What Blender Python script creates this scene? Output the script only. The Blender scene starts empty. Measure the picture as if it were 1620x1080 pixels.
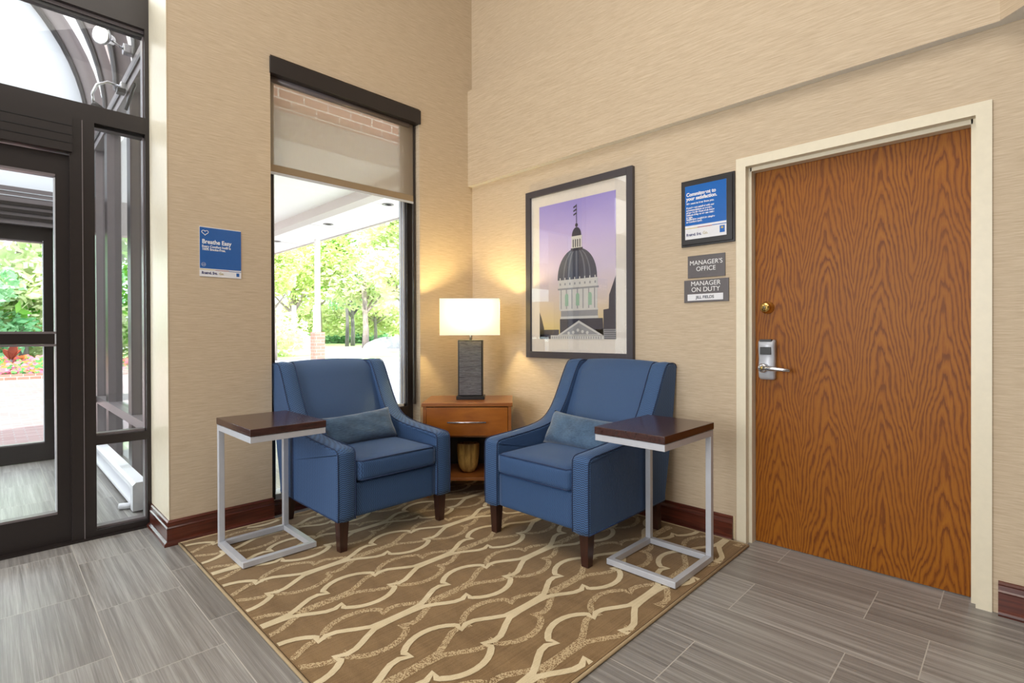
import bpy, bmesh, math, random
from mathutils import Vector, Matrix
random.seed(7)
C = bpy.context.scene.collection
PI = math.pi

# ------------------------------------------------------------------ camera
cd = bpy.data.cameras.new('camera'); cam = bpy.data.objects.new('camera', cd); C.objects.link(cam)
cd.sensor_fit = 'HORIZONTAL'; cd.sensor_width = 36.0; cd.lens = 814.24 * 36 / 1620
cd.shift_y = -8.3 / 1620; cd.clip_start = .05; cd.clip_end = 500
yaw, pitch, roll = 0.7777, -0.0043, -0.0036
F = Vector((math.cos(pitch)*math.cos(yaw), math.cos(pitch)*math.sin(yaw), math.sin(pitch)))
R = Vector((math.sin(yaw), -math.cos(yaw), 0)); U = R.cross(F)
R2 = math.cos(roll)*R + math.sin(roll)*U; U2 = -math.sin(roll)*R + math.cos(roll)*U
m = Matrix((R2, U2, -F)).transposed().to_4x4(); m.translation = (-2.869, -3.291, 1.140)
cam.matrix_world = m
bpy.context.scene.camera = cam

def vf(depth, lat, z=0.0):            # a point given by distance and side offset along the street axis of the view
    return Vector((-2.869 + .7125*depth + .7017*lat, -3.291 + .7017*depth - .7125*lat, z))

# ------------------------------------------------------------------ world, sun, lamps, exposure
w = bpy.data.worlds.new('sky'); bpy.context.scene.world = w; w.use_nodes = True
wn = w.node_tree.nodes; bg = wn['Background']
bg.inputs['Color'].default_value = (0.86, 0.93, 1.0, 1); bg.inputs['Strength'].default_value = 4.7
sd = bpy.data.lights.new('sun', 'SUN'); sd.energy = 8.5; sd.angle = .02; sd.color = (1, .96, .88)
so = bpy.data.objects.new('sun', sd); C.objects.link(so)
so.rotation_euler = Vector((.50, .55, -.85)).to_track_quat('-Z', 'Y').to_euler()

def area(name, loc, target, sx, sy, e, col):
    l = bpy.data.lights.new(name, 'AREA'); l.shape = 'RECTANGLE'; l.size = sx; l.size_y = sy; l.energy = e; l.color = col
    o = bpy.data.objects.new(name, l); C.objects.link(o); o.location = loc
    o.rotation_euler = (Vector(target) - Vector(loc)).to_track_quat('-Z', 'Y').to_euler()
    return o
area('ceiling_lamp', (-2.6, -2.6, 4.85), (-2.4, -2.4, 0), 2.4, 2.4, 78, (1, .95, .87))
area('ceiling_lamp', (-5.0, -5.2, 4.85), (-3.6, -3.8, 0), 2.5, 2.5, 55, (1, .95, .88))
area('ceiling_lamp', (-1.6, -5.8, 4.85), (-1.4, -4.6, 0), 2.0, 2.0, 14, (1, .95, .88))
area('vestibule_fill', (-3.6, 1.8, 4.3), (-3.2, 1.8, 0), 1.2, 1.2, 60, (.96, .98, 1))  # unseen fill light added to brighten the vestibule floor
area('daylight_window', (-7.1, -1.7, 1.75), (0, -1.5, 1.2), 3.6, 2.9, 245, (.93, .97, 1))

vs = bpy.context.scene.view_settings
vs.view_transform = 'Standard'; vs.look = 'None'; vs.exposure = 0.0; vs.gamma = 1.0; vs.use_curve_mapping = False

# ------------------------------------------------------------------ material helpers
def lin(c):
    return tuple((x/12.92 if x <= .04045 else ((x+.055)/1.055)**2.4) for x in c)
def rgb(r, g, b): return lin((r/255, g/255, b/255)) + (1,)

class NT:
    """tiny wrapper that writes node graphs"""
    def __init__(s, name):
        s.m = bpy.data.materials.new(name); s.m.use_nodes = True; s.t = s.m.node_tree; s.n = s.t.nodes
        s.p = s.n['Principled BSDF']; s.out = s.n['Material Output']; s._c = None
    def new(s, t, **k):
        x = s.n.new(t)
        for a, b in k.items(): setattr(x, a, b)
        return x
    def ln(s, a, b): s.t.links.new(a, b)
    def put(s, sock, v):
        if hasattr(v, 'is_output') or isinstance(v, bpy.types.NodeSocket): s.ln(v, sock)
        else: sock.default_value = v
    def math(s, op, a, b=0.0, c=0.0):
        x = s.new('ShaderNodeMath', operation=op)
        s.put(x.inputs[0], a); s.put(x.inputs[1], b); s.put(x.inputs[2], c)
        return x.outputs[0]
    def xyz(s):
        if s._c is None:
            tc = s.new('ShaderNodeTexCoord'); sp = s.new('ShaderNodeSeparateXYZ'); s.ln(tc.outputs['Object'], sp.inputs[0]); s._c = sp.outputs
            s.co = tc.outputs['Object']
        return s._c
    def vec(s, x, y, z):
        c = s.new('ShaderNodeCombineXYZ'); s.put(c.inputs[0], x); s.put(c.inputs[1], y); s.put(c.inputs[2], z); return c.outputs[0]
    def mapped(s, sx, sy, sz, off=(0, 0, 0)):
        s.xyz(); mp = s.new('ShaderNodeMapping'); s.ln(s.co, mp.inputs[0]); mp.inputs['Scale'].default_value = (sx, sy, sz); mp.inputs['Location'].default_value = off
        return mp.outputs[0]
    def noise(s, v, scale=1.0, detail=3.0, rough=.55, dist=0.0):
        x = s.new('ShaderNodeTexNoise'); s.ln(v, x.inputs['Vector']); x.inputs['Scale'].default_value = scale
        x.inputs['Detail'].default_value = detail; x.inputs['Roughness'].default_value = rough; x.inputs['Distortion'].default_value = dist
        return x.outputs['Fac']
    def ramp(s, f, stops):
        x = s.new('ShaderNodeValToRGB'); s.ln(f, x.inputs[0]); e = x.color_ramp.elements
        while len(e) < len(stops): e.new(.5)
        for q, (p, c) in zip(e, stops): q.position = p; q.color = c
        return x.outputs[0]
    def mix(s, f, a, b, mode='MIX'):
        x = s.new('ShaderNodeMix', data_type='RGBA', blend_type=mode)
        s.put(x.inputs[0], f); s.put(x.inputs[6], a); s.put(x.inputs[7], b); return x.outputs[2]
    def bump(s, h, strength=.3, dist=.002):
        b = s.new('ShaderNodeBump'); s.ln(h, b.inputs['Height']); b.inputs['Strength'].default_value = strength; b.inputs['Distance'].default_value = dist
        s.ln(b.outputs[0], s.p.inputs['Normal'])
    def base(s, c): s.put(s.p.inputs['Base Color'], c)

def flat(name, col, rough=.5, metal=0.0, spec=.5, coat=0.0):
    n = NT(name); n.base(col); n.p.inputs['Roughness'].default_value = rough; n.p.inputs['Metallic'].default_value = metal
    n.p.inputs['Specular IOR Level'].default_value = spec; n.p.inputs['Coat Weight'].default_value = coat
    v = n.mapped(1, 1, 1); nz = n.noise(v, 35, 2)
    d = tuple(x*.90 for x in col[:3]) + (1,)
    n.base(n.mix(nz, d, col))
    return n.m

M = {}
# grasscloth wall covering: fine horizontal threads
def wallpaper(name, a, b):
    n = NT(name)
    f = n.noise(n.mapped(11, 11, 240), 1, 3, .7)
    g = n.noise(n.mapped(5, 5, 120), 1, 3)
    h = n.math('ADD', n.math('MULTIPLY', f, .75), n.math('MULTIPLY', g, .25))
    n.base(n.ramp(h, [(.26, b), (.70, a)])); n.p.inputs['Roughness'].default_value = .62; n.p.inputs['Specular IOR Level'].default_value = .35
    n.bump(h, .22, .002); return n.m
M['wall'] = wallpaper('grasscloth_wallpaper', rgb(212, 194, 168), rgb(177, 155, 128))
M['taupe'] = flat('taupe_paint', rgb(112, 98, 84), .7)
M['plaster'] = flat('beige_paint', rgb(205, 190, 170), .6)
M['white_paint'] = flat('white_paint', rgb(236, 234, 230), .55)
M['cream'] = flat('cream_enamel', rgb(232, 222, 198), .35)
M['grey_paint'] = flat('soffit_paint', rgb(196, 186, 180), .6)

# dark mahogany
def wood(name, dark, light, sx, sy, sz, rough=.3, coat=.2, scale=1.0):
    n = NT(name)
    f = n.noise(n.mapped(sx, sy, sz), scale, 5, .6, .6)
    n.base(n.ramp(f, [(.3, dark), (.7, light)])); n.p.inputs['Roughness'].default_value = rough; n.p.inputs['Coat Weight'].default_value = coat
    n.p.inputs['Coat Roughness'].default_value = .15
    n.bump(f, .08, .001); return n.m
M['mahogany'] = wood('mahogany', rgb(52, 20, 14), rgb(104, 46, 30), 3, 3, 60, .28, .35)
M['espresso'] = wood('espresso_wood', rgb(44, 22, 20), rgb(74, 42, 38), 6, 70, 70, .22, .25)
M['leg_wood'] = wood('dark_leg_wood', rgb(40, 20, 16), rgb(66, 36, 28), 40, 40, 5, .35, .1)
M['cherry'] = wood('cherry_wood', rgb(128, 72, 30), rgb(162, 98, 46), 4, 4, 30, .28, .25)
M['cherry_front'] = wood('cherry_drawer_wood', rgb(138, 74, 16), rgb(168, 98, 28), 4, 4, 14, .32, .2)
M['cherry_edge'] = flat('cherry_edge', rgb(120, 62, 30), .3)

# oak veneer with cathedral grain
def oak():
    n = NT('oak_veneer'); X = n.xyz()
    fl = n.math('DIVIDE', n.math('ADD', X[1], 2.262), .228)
    warp = n.noise(n.mapped(1, 5, 3.0), 1, 2, .5)
    u = n.math('SUBTRACT', n.math('FRACT', n.math('ADD', n.math('ADD', fl, 20.0), n.math('MULTIPLY', n.math('SUBTRACT', warp, .5), .25))), .5)
    nz = n.noise(n.mapped(1, 7, 2.6), 1, 2, .5)
    nz2 = n.noise(n.mapped(1, 50, 7), 1, 3, .6)
    au = n.math('ABSOLUTE', u)
    u2 = n.math('MULTIPLY', n.math('POWER', au, 1.35), 16.0)
    f = n.math('ADD', n.math('ADD', u2, n.math('MULTIPLY', X[2], 8.0)), n.math('ADD', n.math('MULTIPLY', nz, 3.4), n.math('MULTIPLY', nz2, 1.5)))
    s = n.math('FRACT', f)
    pores = n.noise(n.mapped(60, 420, 9), 1, 2, .5)
    col = n.ramp(s, [(0.0, rgb(142, 80, 14)), (.30, rgb(176, 112, 24)), (.60, rgb(162, 98, 18)), (.80, rgb(98, 48, 8)), (.95, rgb(84, 38, 6)), (1.0, rgb(142, 80, 14))])
    soft = n.noise(n.mapped(1, 6, 3, (5, 2, 1)), 1, 2)
    col = n.mix(n.math('MULTIPLY', soft, .62), col, rgb(150, 88, 18))
    col = n.mix(n.math('MULTIPLY', pores, .45), col, rgb(104, 54, 10))
    big = n.noise(n.mapped(1, 3, 1.3), 1, 1)
    col = n.mix(n.math('MULTIPLY', big, .35), col, rgb(128, 68, 12))
    n.base(col); n.p.inputs['Roughness'].default_value = .42; n.p.inputs['Specular IOR Level'].default_value = .22
    n.bump(pores, .06, .0008); return n.m
M['oak'] = oak()

# wood look porcelain floor planks 0.305 x 0.62
def tile():
    n = NT('plank_tile'); X = n.xyz()
    cx = n.math('DIVIDE', n.math('ADD', X[0], 30.625), .305)
    ci = n.math('FLOOR', cx); cf = n.math('FRACT', cx)
    par = n.math('MODULO', ci, 2.0)
    off = n.math('MULTIPLY', par, .414)
    cy = n.math('DIVIDE', n.math('ADD', n.math('ADD', X[1], 33.436), off), .62)
    ri = n.math('FLOOR', cy); rf = n.math('FRACT', cy)
    gx = n.math('MULTIPLY', n.math('SUBTRACT', .5, n.math('ABSOLUTE', n.math('SUBTRACT', cf, .5))), .305)
    gy = n.math('MULTIPLY', n.math('SUBTRACT', .5, n.math('ABSOLUTE', n.math('SUBTRACT', rf, .5))), .62)
    g = n.math('LESS_THAN', n.math('MINIMUM', gx, gy), .0017)
    wn_ = n.new('ShaderNodeTexWhiteNoise', noise_dimensions='2D'); n.ln(n.vec(ci, ri, 0.0), wn_.inputs['Vector'])
    rnd = wn_.outputs['Value']
    v = n.vec(n.math('MULTIPLY', X[0], 46.0), n.math('ADD', n.math('MULTIPLY', X[1], .9), n.math('MULTIPLY', rnd, 40.0)), n.math('MULTIPLY', rnd, 30.0))
    f1 = n.noise(v, 1, 5, .68, .15)
    v2 = n.vec(n.math('MULTIPLY', X[0], 330.0), n.math('ADD', n.math('MULTIPLY', X[1], 3.0), n.math('MULTIPLY', rnd, 40.0)), 0.0)
    f2 = n.noise(v2, 1, 3, .6)
    f = n.math('ADD', n.math('ADD', n.math('MULTIPLY', f1, .62), n.math('MULTIPLY', f2, .30)), n.math('MULTIPLY', rnd, .10))
    col = n.ramp(f, [(.33, rgb(104, 100, 97)), (.5, rgb(140, 136, 132)), (.68, rgb(180, 178, 174))])
    col = n.mix(g, col, rgb(184, 179, 171)); n.base(col)
    n.put(n.p.inputs['Roughness'], n.math('ADD', n.math('MULTIPLY', g, .4), n.math('ADD', .27, n.math('MULTIPLY', f2, .16))))
    n.bump(n.math('SUBTRACT', f2, n.math('MULTIPLY', g, 1.5)), .15, .002); return n.m
M['tile'] = tile()

# upholstery: woven zigzag; along = stripe direction, cross = zigzag direction
def fabric(name, horiz, dark, lite, freq=150.0, amp=.55, zz=70.0, contrast=1.0):
    n = NT(name); X = n.xyz()
    lat = n.math('ADD', X[0], X[1]); ver = n.math('ADD', X[2], n.math('MULTIPLY', X[1], .55)) if horiz else X[2]
    a, c = (ver, lat) if horiz else (lat, ver)
    jit = n.noise(n.mapped(90, 90, 90), 1, 2)
    tri = n.math('PINGPONG', n.math('MULTIPLY', c, zz), 1.0)
    s = n.math('SINE', n.math('ADD', n.math('MULTIPLY', n.math('ADD', n.math('MULTIPLY', a, freq), n.math('MULTIPLY', tri, amp)), 6.2832), n.math('MULTIPLY', jit, 1.0)))
    s = n.math('ADD', n.math('MULTIPLY', s, .5*contrast), .5)
    fine = n.noise(n.mapped(600, 600, 600), 1, 1)
    f = n.math('ADD', n.math('MULTIPLY', s, .8), n.math('MULTIPLY', fine, .2))
    n.base(n.mix(f, dark, lite)); n.p.inputs['Roughness'].default_value = .75
    n.p.inputs['Sheen Weight'].default_value = .25; n.p.inputs['Sheen Roughness'].default_value = .4; n.p.inputs['Sheen Tint'].default_value = (.55, .7, 1, 1)
    n.bump(s, .35, .0015); return n.m
M['arm_fabric'] = fabric('blue_zigzag_fabric', True, rgb(14, 32, 64), rgb(68, 106, 154), 92, .55, 80)
M['body_fabric'] = fabric('blue_woven_fabric', False, rgb(24, 48, 86), rgb(60, 96, 142), 95, .45, 90, .9)
M['back_fabric'] = fabric('blue_back_fabric', False, rgb(38, 62, 98), rgb(64, 94, 136), 130, .4, 90, .7)
M['piping'] = flat('navy_piping', rgb(30, 50, 88), .7)
def chenille():
    n = NT('teal_chenille'); f = n.noise(n.mapped(30, 60, 260), 1, 4, .7); g = n.noise(n.mapped(9, 9, 9), 1, 3)
    h = n.math('ADD', n.math('MULTIPLY', f, .65), n.math('MULTIPLY', g, .35))
    n.base(n.ramp(h, [(.3, rgb(34, 56, 82)), (.7, rgb(84, 114, 144))])); n.p.inputs['Roughness'].default_value = .85
    n.p.inputs['Sheen Weight'].default_value = .4; n.bump(h, .6, .003); return n.m
M['chenille'] = chenille()

# rug
def rugmat(name, a, b, speck=None):
    n = NT(name); f = n.noise(n.mapped(420, 420, 420), 1, 2, .7); g = n.noise(n.mapped(10, 3, 1), 1, 3, .6)
    st = n.noise(n.mapped(3, 150, 1), 1, 2, .6)
    h = n.math('ADD', n.math('ADD', n.math('MULTIPLY', f, .45), n.math('MULTIPLY', g, .3)), n.math('MULTIPLY', st, .25))
    c = n.ramp(h, [(.36, a), (.64, b)])
    if speck:
        sp = n.math('GREATER_THAN', n.noise(n.mapped(230, 230, 230, (3, 1, 2)), 1, 1), .47)
        c = n.mix(sp, c, speck)
    n.base(c); n.p.inputs['Roughness'].default_value = .95; n.p.inputs['Specular IOR Level'].default_value = .1; n.p.inputs['Sheen Weight'].default_value = .15; n.p.inputs['Sheen Roughness'].default_value = .4
    n.bump(h, .7, .004); return n.m
M['rug_ground'] = rugmat('rug_brown_pile', rgb(108, 84, 56), rgb(154, 126, 90))
M['rug_line'] = rugmat('rug_cream_pile', rgb(196, 178, 140), rgb(232, 216, 182))
M['rug_fleck'] = rugmat('rug_flecked_pile', rgb(110, 84, 54), rgb(146, 116, 80), rgb(198, 176, 138))
M['rug_edge'] = flat('rug_binding', rgb(172, 150, 116), .9)

M['bronze'] = flat('dark_bronze_aluminium', rgb(44, 38, 37), .34, .12)
M['bronze_lt'] = flat('bronze_aluminium', rgb(118, 110, 112), .34, .15)
M['silver'] = flat('brushed_silver_paint', rgb(198, 201, 209), .35, .15)
M['chrome'] = flat('satin_nickel', rgb(206, 206, 210), .25, .9)
M['brass'] = flat('brass', rgb(222, 186, 110), .18, .95)
M['brass_face'] = flat('brass_key_face', rgb(206, 180, 116), .35, .9)
M['black'] = flat('black_plastic', rgb(26, 26, 28), .35)
M['black_frame'] = flat('black_frame_lacquer', rgb(34, 32, 34), .3)
M['frame_grey'] = flat('charcoal_frame', rgb(66, 61, 66), .4)
M['mat_board'] = flat('cream_mat_board', rgb(226, 218, 208), .8)
M['sign_grey'] = flat('sign_charcoal', rgb(92, 86, 88), .4)
M['white_text'] = flat('white_lettering', rgb(240, 240, 240), .6)
M['navy_text'] = flat('navy_lettering', rgb(44, 46, 110), .6)
M['grey_text'] = flat('grey_lettering', rgb(70, 74, 84), .6)
M['gold_text'] = flat('gold_lettering', rgb(178, 160, 90), .6)
M['sign_blue'] = flat('sign_blue', rgb(0, 98, 186), .25)
M['sign_blue2'] = flat('poster_blue', rgb(48, 98, 168), .16)
M['sign_white'] = flat('sign_white', rgb(232, 232, 236), .35)
M['red'] = flat('stripe_red', rgb(150, 40, 60), .5)
M['yellow'] = flat('stripe_yellow', rgb(206, 186, 90), .5)
M['heater_white'] = flat('white_enamel', rgb(232, 232, 238), .35)
M['slate'] = None
def slate():
    n = NT('charcoal_slate'); f = n.noise(n.mapped(14, 14, 95), 1, 5, .65, 1.2)
    n.base(n.ramp(f, [(.3, rgb(62, 62, 66)), (.7, rgb(116, 116, 120))])); n.p.inputs['Roughness'].default_value = .55
    n.bump(f, 1.0, .012); return n.m
M['slate'] = slate()
M['vase'] = wood('mango_wood', rgb(120, 86, 38), rgb(206, 170, 96), 38, 38, 6, .45, .1)

def glass(name, tint=(1, 1, 1, 1), ior=1.5, boost=1.0):
    n = NT(name); n.n.remove(n.p)
    t = n.new('ShaderNodeBsdfTransparent'); t.inputs[0].default_value = tint
    g = n.new('ShaderNodeBsdfGlossy'); g.inputs['Roughness'].default_value = .0
    ge = n.new('ShaderNodeNewGeometry'); dt = n.new('ShaderNodeVectorMath', operation='DOT_PRODUCT')
    n.ln(ge.outputs['Incoming'], dt.inputs[0]); n.ln(ge.outputs['Normal'], dt.inputs[1])
    f0 = ((ior-1)/(ior+1))**2*boost
    k5 = n.math('POWER', n.math('SUBTRACT', 1.0, n.math('ABSOLUTE', dt.outputs['Value'])), 5.0)
    mx = n.new('ShaderNodeMixShader'); n.ln(n.math('ADD', f0, n.math('MULTIPLY', k5, 1-f0)), mx.inputs[0]); n.ln(t.outputs[0], mx.inputs[1]); n.ln(g.outputs[0], mx.inputs[2])
    n.ln(mx.outputs[0], n.out.inputs[0]); return n.m
M['glass'] = glass('clear_glass', (.97, .985, .98, 1), 1.4, .8)
M['art_glass'] = glass('picture_glass', (1, 1, 1, 1), 1.55, 2.0)
def screen():
    n = NT('woven_screen_fabric'); n.n.remove(n.p)
    f = n.noise(n.mapped(300, 300, 12), 1, 3, .7); g = n.noise(n.mapped(20, 20, 320), 1, 2)
    h = n.math('ADD', n.math('MULTIPLY', f, .6), n.math('MULTIPLY', g, .4))
    d = n.new('ShaderNodeBsdfDiffuse'); n.ln(n.ramp(h, [(.3, rgb(132, 114, 92)), (.7, rgb(178, 160, 134))]), d.inputs[0])
    tl = n.new('ShaderNodeBsdfTranslucent'); tl.inputs[0].default_value = rgb(205, 188, 168)
    t = n.new('ShaderNodeBsdfTransparent')
    a = n.new('ShaderNodeMixShader'); a.inputs[0].default_value = .5; n.ln(d.outputs[0], a.inputs[1]); n.ln(tl.outputs[0], a.inputs[2])
    b = n.new('ShaderNodeMixShader'); n.put(b.inputs[0], n.math('ADD', .32, n.math('MULTIPLY', h, .24))); n.ln(a.outputs[0], b.inputs[1]); n.ln(t.outputs[0], b.inputs[2])
    n.ln(b.outputs[0], n.out.inputs[0]); return n.m
M['screen'] = screen()
M['hem'] = flat('screen_hem', rgb(146, 126, 100), .8)
def translucent(name, col, em=0.0, emc=(1, 1, 1, 1), dif=.5):
    n = NT(name); n.n.remove(n.p)
    d = n.new('ShaderNodeBsdfDiffuse'); d.inputs[0].default_value = col
    tl = n.new('ShaderNodeBsdfTranslucent'); tl.inputs[0].default_value = col
    a = n.new('ShaderNodeMixShader'); a.inputs[0].default_value = dif; n.ln(d.outputs[0], a.inputs[1]); n.ln(tl.outputs[0], a.inputs[2])
    o = a.outputs[0]
    if em:
        e = n.new('ShaderNodeEmission'); e.inputs[0].default_value = emc; e.inputs[1].default_value = em
        s = n.new('ShaderNodeAddShader'); n.ln(o, s.inputs[0]); n.ln(e.outputs[0], s.inputs[1]); o = s.outputs[0]
    n.ln(o, n.out.inputs[0]); return n.m
M['shade'] = translucent('linen_lamp_shade', (.84, .80, .62, 1), .10, (1, .88, .6, 1), .36)
M['vault_skin'] = translucent('vault_panel', (.90, .87, .88, 1), 0, dif=.6)
M['lunette'] = translucent('white_translucent_panel', (.82, .84, .88, 1), 0, dif=.32)
def emit(name, col, s):
    n = NT(name); n.n.remove(n.p); e = n.new('ShaderNodeEmission'); e.inputs[0].default_value = col; e.inputs[1].default_value = s
    n.ln(e.outputs[0], n.out.inputs[0]); return n.m
M['bulb'] = emit('lamp_glow', (1, .93, .8, 1), 6)
# outdoors
def leafm(name, a, b):
    n = NT(name); n.n.remove(n.p)
    f = n.noise(n.mapped(.9, .9, .9), 1, 3); c = n.ramp(f, [(.35, a), (.65, b)])
    d = n.new('ShaderNodeBsdfDiffuse'); n.ln(c, d.inputs[0]); t = n.new('ShaderNodeBsdfTranslucent'); n.ln(c, t.inputs[0])
    a_ = n.new('ShaderNodeMixShader'); a_.inputs[0].default_value = .4; n.ln(d.outputs[0], a_.inputs[1]); n.ln(t.outputs[0], a_.inputs[2])
    n.ln(a_.outputs[0], n.out.inputs[0]); return n.m
M['leaf_mid'] = leafm('maple_leaves', rgb(96, 168, 60), rgb(168, 210, 110))
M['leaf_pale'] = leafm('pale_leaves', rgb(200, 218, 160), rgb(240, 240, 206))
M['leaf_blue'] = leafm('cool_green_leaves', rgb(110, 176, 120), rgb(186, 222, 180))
M['leaf_yellow'] = leafm('yellow_green_leaves', rgb(180, 208, 124), rgb(236, 238, 180))
M['bark'] = wood('bark', rgb(120, 108, 104), rgb(170, 156, 150), 10, 10, 2, .9, 0)
M['dark_bark'] = wood('dark_bark', rgb(84, 82, 84), rgb(120, 116, 116), 10, 10, 2, .9, 0)
def grass():
    n = NT('lawn'); f = n.noise(n.mapped(.25, .25, 1), 1, 4, .7); n.base(n.ramp(f, [(.4, rgb(150, 196, 96)), (.62, rgb(226, 226, 176))])); n.p.inputs['Roughness'].default_value = .9; return n.m
M['grass'] = grass()
def speckle(name, a, b, sc, rough=.9):
    n = NT(name); f = n.noise(n.mapped(sc, sc, sc), 1, 4, .75); n.base(n.ramp(f, [(.38, a), (.6, b)])); n.p.inputs['Roughness'].default_value = rough
    n.bump(f, .8, .01); return n.m
M['mulch'] = speckle('mulch', rgb(110, 92, 92), rgb(226, 206, 206), 38)
M['concrete'] = speckle('concrete', rgb(150, 148, 152), rgb(172, 170, 174), 3)
M['asphalt'] = speckle('pale_road', rgb(206, 206, 212), rgb(226, 226, 232), 2)
def brick(name, a, b, mo, sc=1.0, axes='xz'):
    n = NT(name); X = n.xyz()
    if axes == 'xz': v = n.vec(n.math('ADD', X[0], X[1]), X[2], 0.0)
    else: v = n.vec(X[0], X[1], 0.0)
    t = n.new('ShaderNodeTexBrick'); n.ln(v, t.inputs['Vector']); t.inputs['Color1'].default_value = a; t.inputs['Color2'].default_value = b; t.inputs['Mortar'].default_value = mo
    t.inputs['Scale'].default_value = 1; t.inputs['Brick Width'].default_value = .205*sc; t.inputs['Row Height'].default_value = .075*sc if axes == 'xz' else .1*sc; t.inputs['Mortar Size'].default_value = .006*sc
    n.base(t.outputs[0]); n.p.inputs['Roughness'].default_value = .85; return n.m
M['brick'] = brick('red_brick', rgb(150, 108, 94), rgb(164, 124, 108), rgb(196, 184, 174), 1.25)
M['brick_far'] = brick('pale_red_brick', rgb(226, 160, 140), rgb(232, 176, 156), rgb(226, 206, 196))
M['paver'] = brick('brick_pavers', rgb(146, 112, 112), rgb(158, 130, 130), rgb(150, 140, 140), 1, 'xy')
def flowerm():
    n = NT('flower_bed'); f = n.new('ShaderNodeTexVoronoi'); n.ln(n.mapped(9, 9, 9), f.inputs['Vector']); f.inputs['Scale'].default_value = 1
    s = n.new('ShaderNodeSeparateColor'); n.ln(f.outputs['Color'], s.inputs[0])
    n.base(n.ramp(s.outputs[0], [(0, rgb(50, 110, 50)), (.3, rgb(90, 140, 70)), (.45, rgb(196, 84, 110)), (.7, rgb(214, 120, 144)), (.85, rgb(220, 110, 50))])); n.p.inputs['Roughness'].default_value = .8
    return n.m
M['flowers'] = flowerm()

# ------------------------------------------------------------------ mesh helpers
class MB:
    def __init__(s, *mats): s.bm = bmesh.new(); s.mats = [M[k] if isinstance(k, str) else k for k in mats]
    def face(s, pts, mi=0, smooth=False):
        f = s.bm.faces.new([s.bm.verts.new(p) for p in pts]); f.material_index = mi; f.smooth = smooth; return s
    def box(s, x0, x1, y0, y1, z0, z1, mi=0, bev=0.0, T=None):
        x0, x1 = min(x0, x1), max(x0, x1); y0, y1 = min(y0, y1), max(y0, y1); z0, z1 = min(z0, z1), max(z0, z1)
        v = [s.bm.verts.new((x, y, z)) for x in (x0, x1) for y in (y0, y1) for z in (z0, z1)]
        fs = [s.bm.faces.new([v[i] for i in q]) for q in ((0, 1, 3, 2), (4, 6, 7, 5), (0, 4, 5, 1), (2, 3, 7, 6), (0, 2, 6, 4), (1, 5, 7, 3))]
        for f in fs: f.material_index = mi
        if bev:
            es = list({e for f in fs for e in f.edges})
            r = bmesh.ops.bevel(s.bm, geom=es, offset=bev, segments=3, profile=.5, affect='EDGES')
            for f in r['faces']: f.material_index = mi; f.smooth = True
            v = list({q for f in r['faces'] for q in f.verts} | {q for q in v if q.is_valid})
        if T is not None: bmesh.ops.transform(s.bm, matrix=T, verts=v)
        return s
    def grid(s, P, mi=0, closed_u=False, closed_v=False, smooth=True, caps=False):
        V = [[s.bm.verts.new(p) for p in row] for row in P]
        nu, nv = len(V), len(V[0])
        for i in range(nu if closed_u else nu-1):
            for j in range(nv if closed_v else nv-1):
                a, b, c, d = V[i][j], V[(i+1) % nu][j], V[(i+1) % nu][(j+1) % nv], V[i][(j+1) % nv]
                try: f = s.bm.faces.new((a, b, c, d)); f.material_index = mi; f.smooth = smooth
                except ValueError: pass
        if caps:
            for row in (V[0], V[-1]):
                try: f = s.bm.faces.new(row); f.material_index = mi
                except ValueError: pass
        return s
    def tube(s, path, r, n=10, mi=0, caps=True, radii=None):
        P = [Vector(p) for p in path]; rows = []; up = None
        for i, p in enumerate(P):
            t = (P[min(i+1, len(P)-1)] - P[max(i-1, 0)]).normalized()
            if up is None: up = Vector((0, 0, 1)) if abs(t.z) < .9 else Vector((1, 0, 0))
            a = t.cross(up).normalized(); b = a.cross(t).normalized(); up = b
            rr = radii[i] if radii else r
            rows.append([p + a*math.cos(k*2*PI/n)*rr + b*math.sin(k*2*PI/n)*rr for k in range(n)])
        return s.grid(rows, mi, closed_v=True, caps=caps)
    def lathe(s, prof, c=(0, 0, 0), axis='z', n=28, mi=0, sx=1.0, sy=1.0):
        rows = []
        for r, h in prof:
            row = []
            for k in range(n):
                a = k*2*PI/n; u, v = r*math.cos(a)*sx, r*math.sin(a)*sy
                if axis == 'z': row.append((c[0]+u, c[1]+v, c[2]+h))
                elif axis == 'x': row.append((c[0]+h, c[1]+u, c[2]+v))
                else: row.append((c[0]+u, c[1]+h, c[2]+v))
            rows.append(row)
        return s.grid(rows, mi, closed_v=True, caps=True)
    def prism(s, pts, axis, a, b, mi=0, smooth=False):
        """polygon in the plane normal to axis, pushed from a to b"""
        def q(p, h): return {'x': (h, p[0], p[1]), 'y': (p[0], h, p[1]), 'z': (p[0], p[1], h)}[axis]
        A = [s.bm.verts.new(q(p, a)) for p in pts]; B = [s.bm.verts.new(q(p, b)) for p in pts]; n = len(pts)
        f1 = s.bm.faces.new(A); f2 = s.bm.faces.new(B); f1.material_index = f2.material_index = mi
        for i in range(n):
            f = s.bm.faces.new((A[i], A[(i+1) % n], B[(i+1) % n], B[i])); f.material_index = mi; f.smooth = smooth
        return s
    def build(s, name, parent=None, kind=None, sharp=None):
        bmesh.ops.recalc_face_normals(s.bm, faces=s.bm.faces)
        me = bpy.data.meshes.new(name); s.bm.to_mesh(me); s.bm.free()
        for x in s.mats: me.materials.append(x)
        o = bpy.data.objects.new(name, me); C.objects.link(o)
        if parent: o.parent = parent
        if kind: o['kind'] = kind
        if sharp: o.modifiers.new('n', 'WEIGHTED_NORMAL')
        return o

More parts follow.
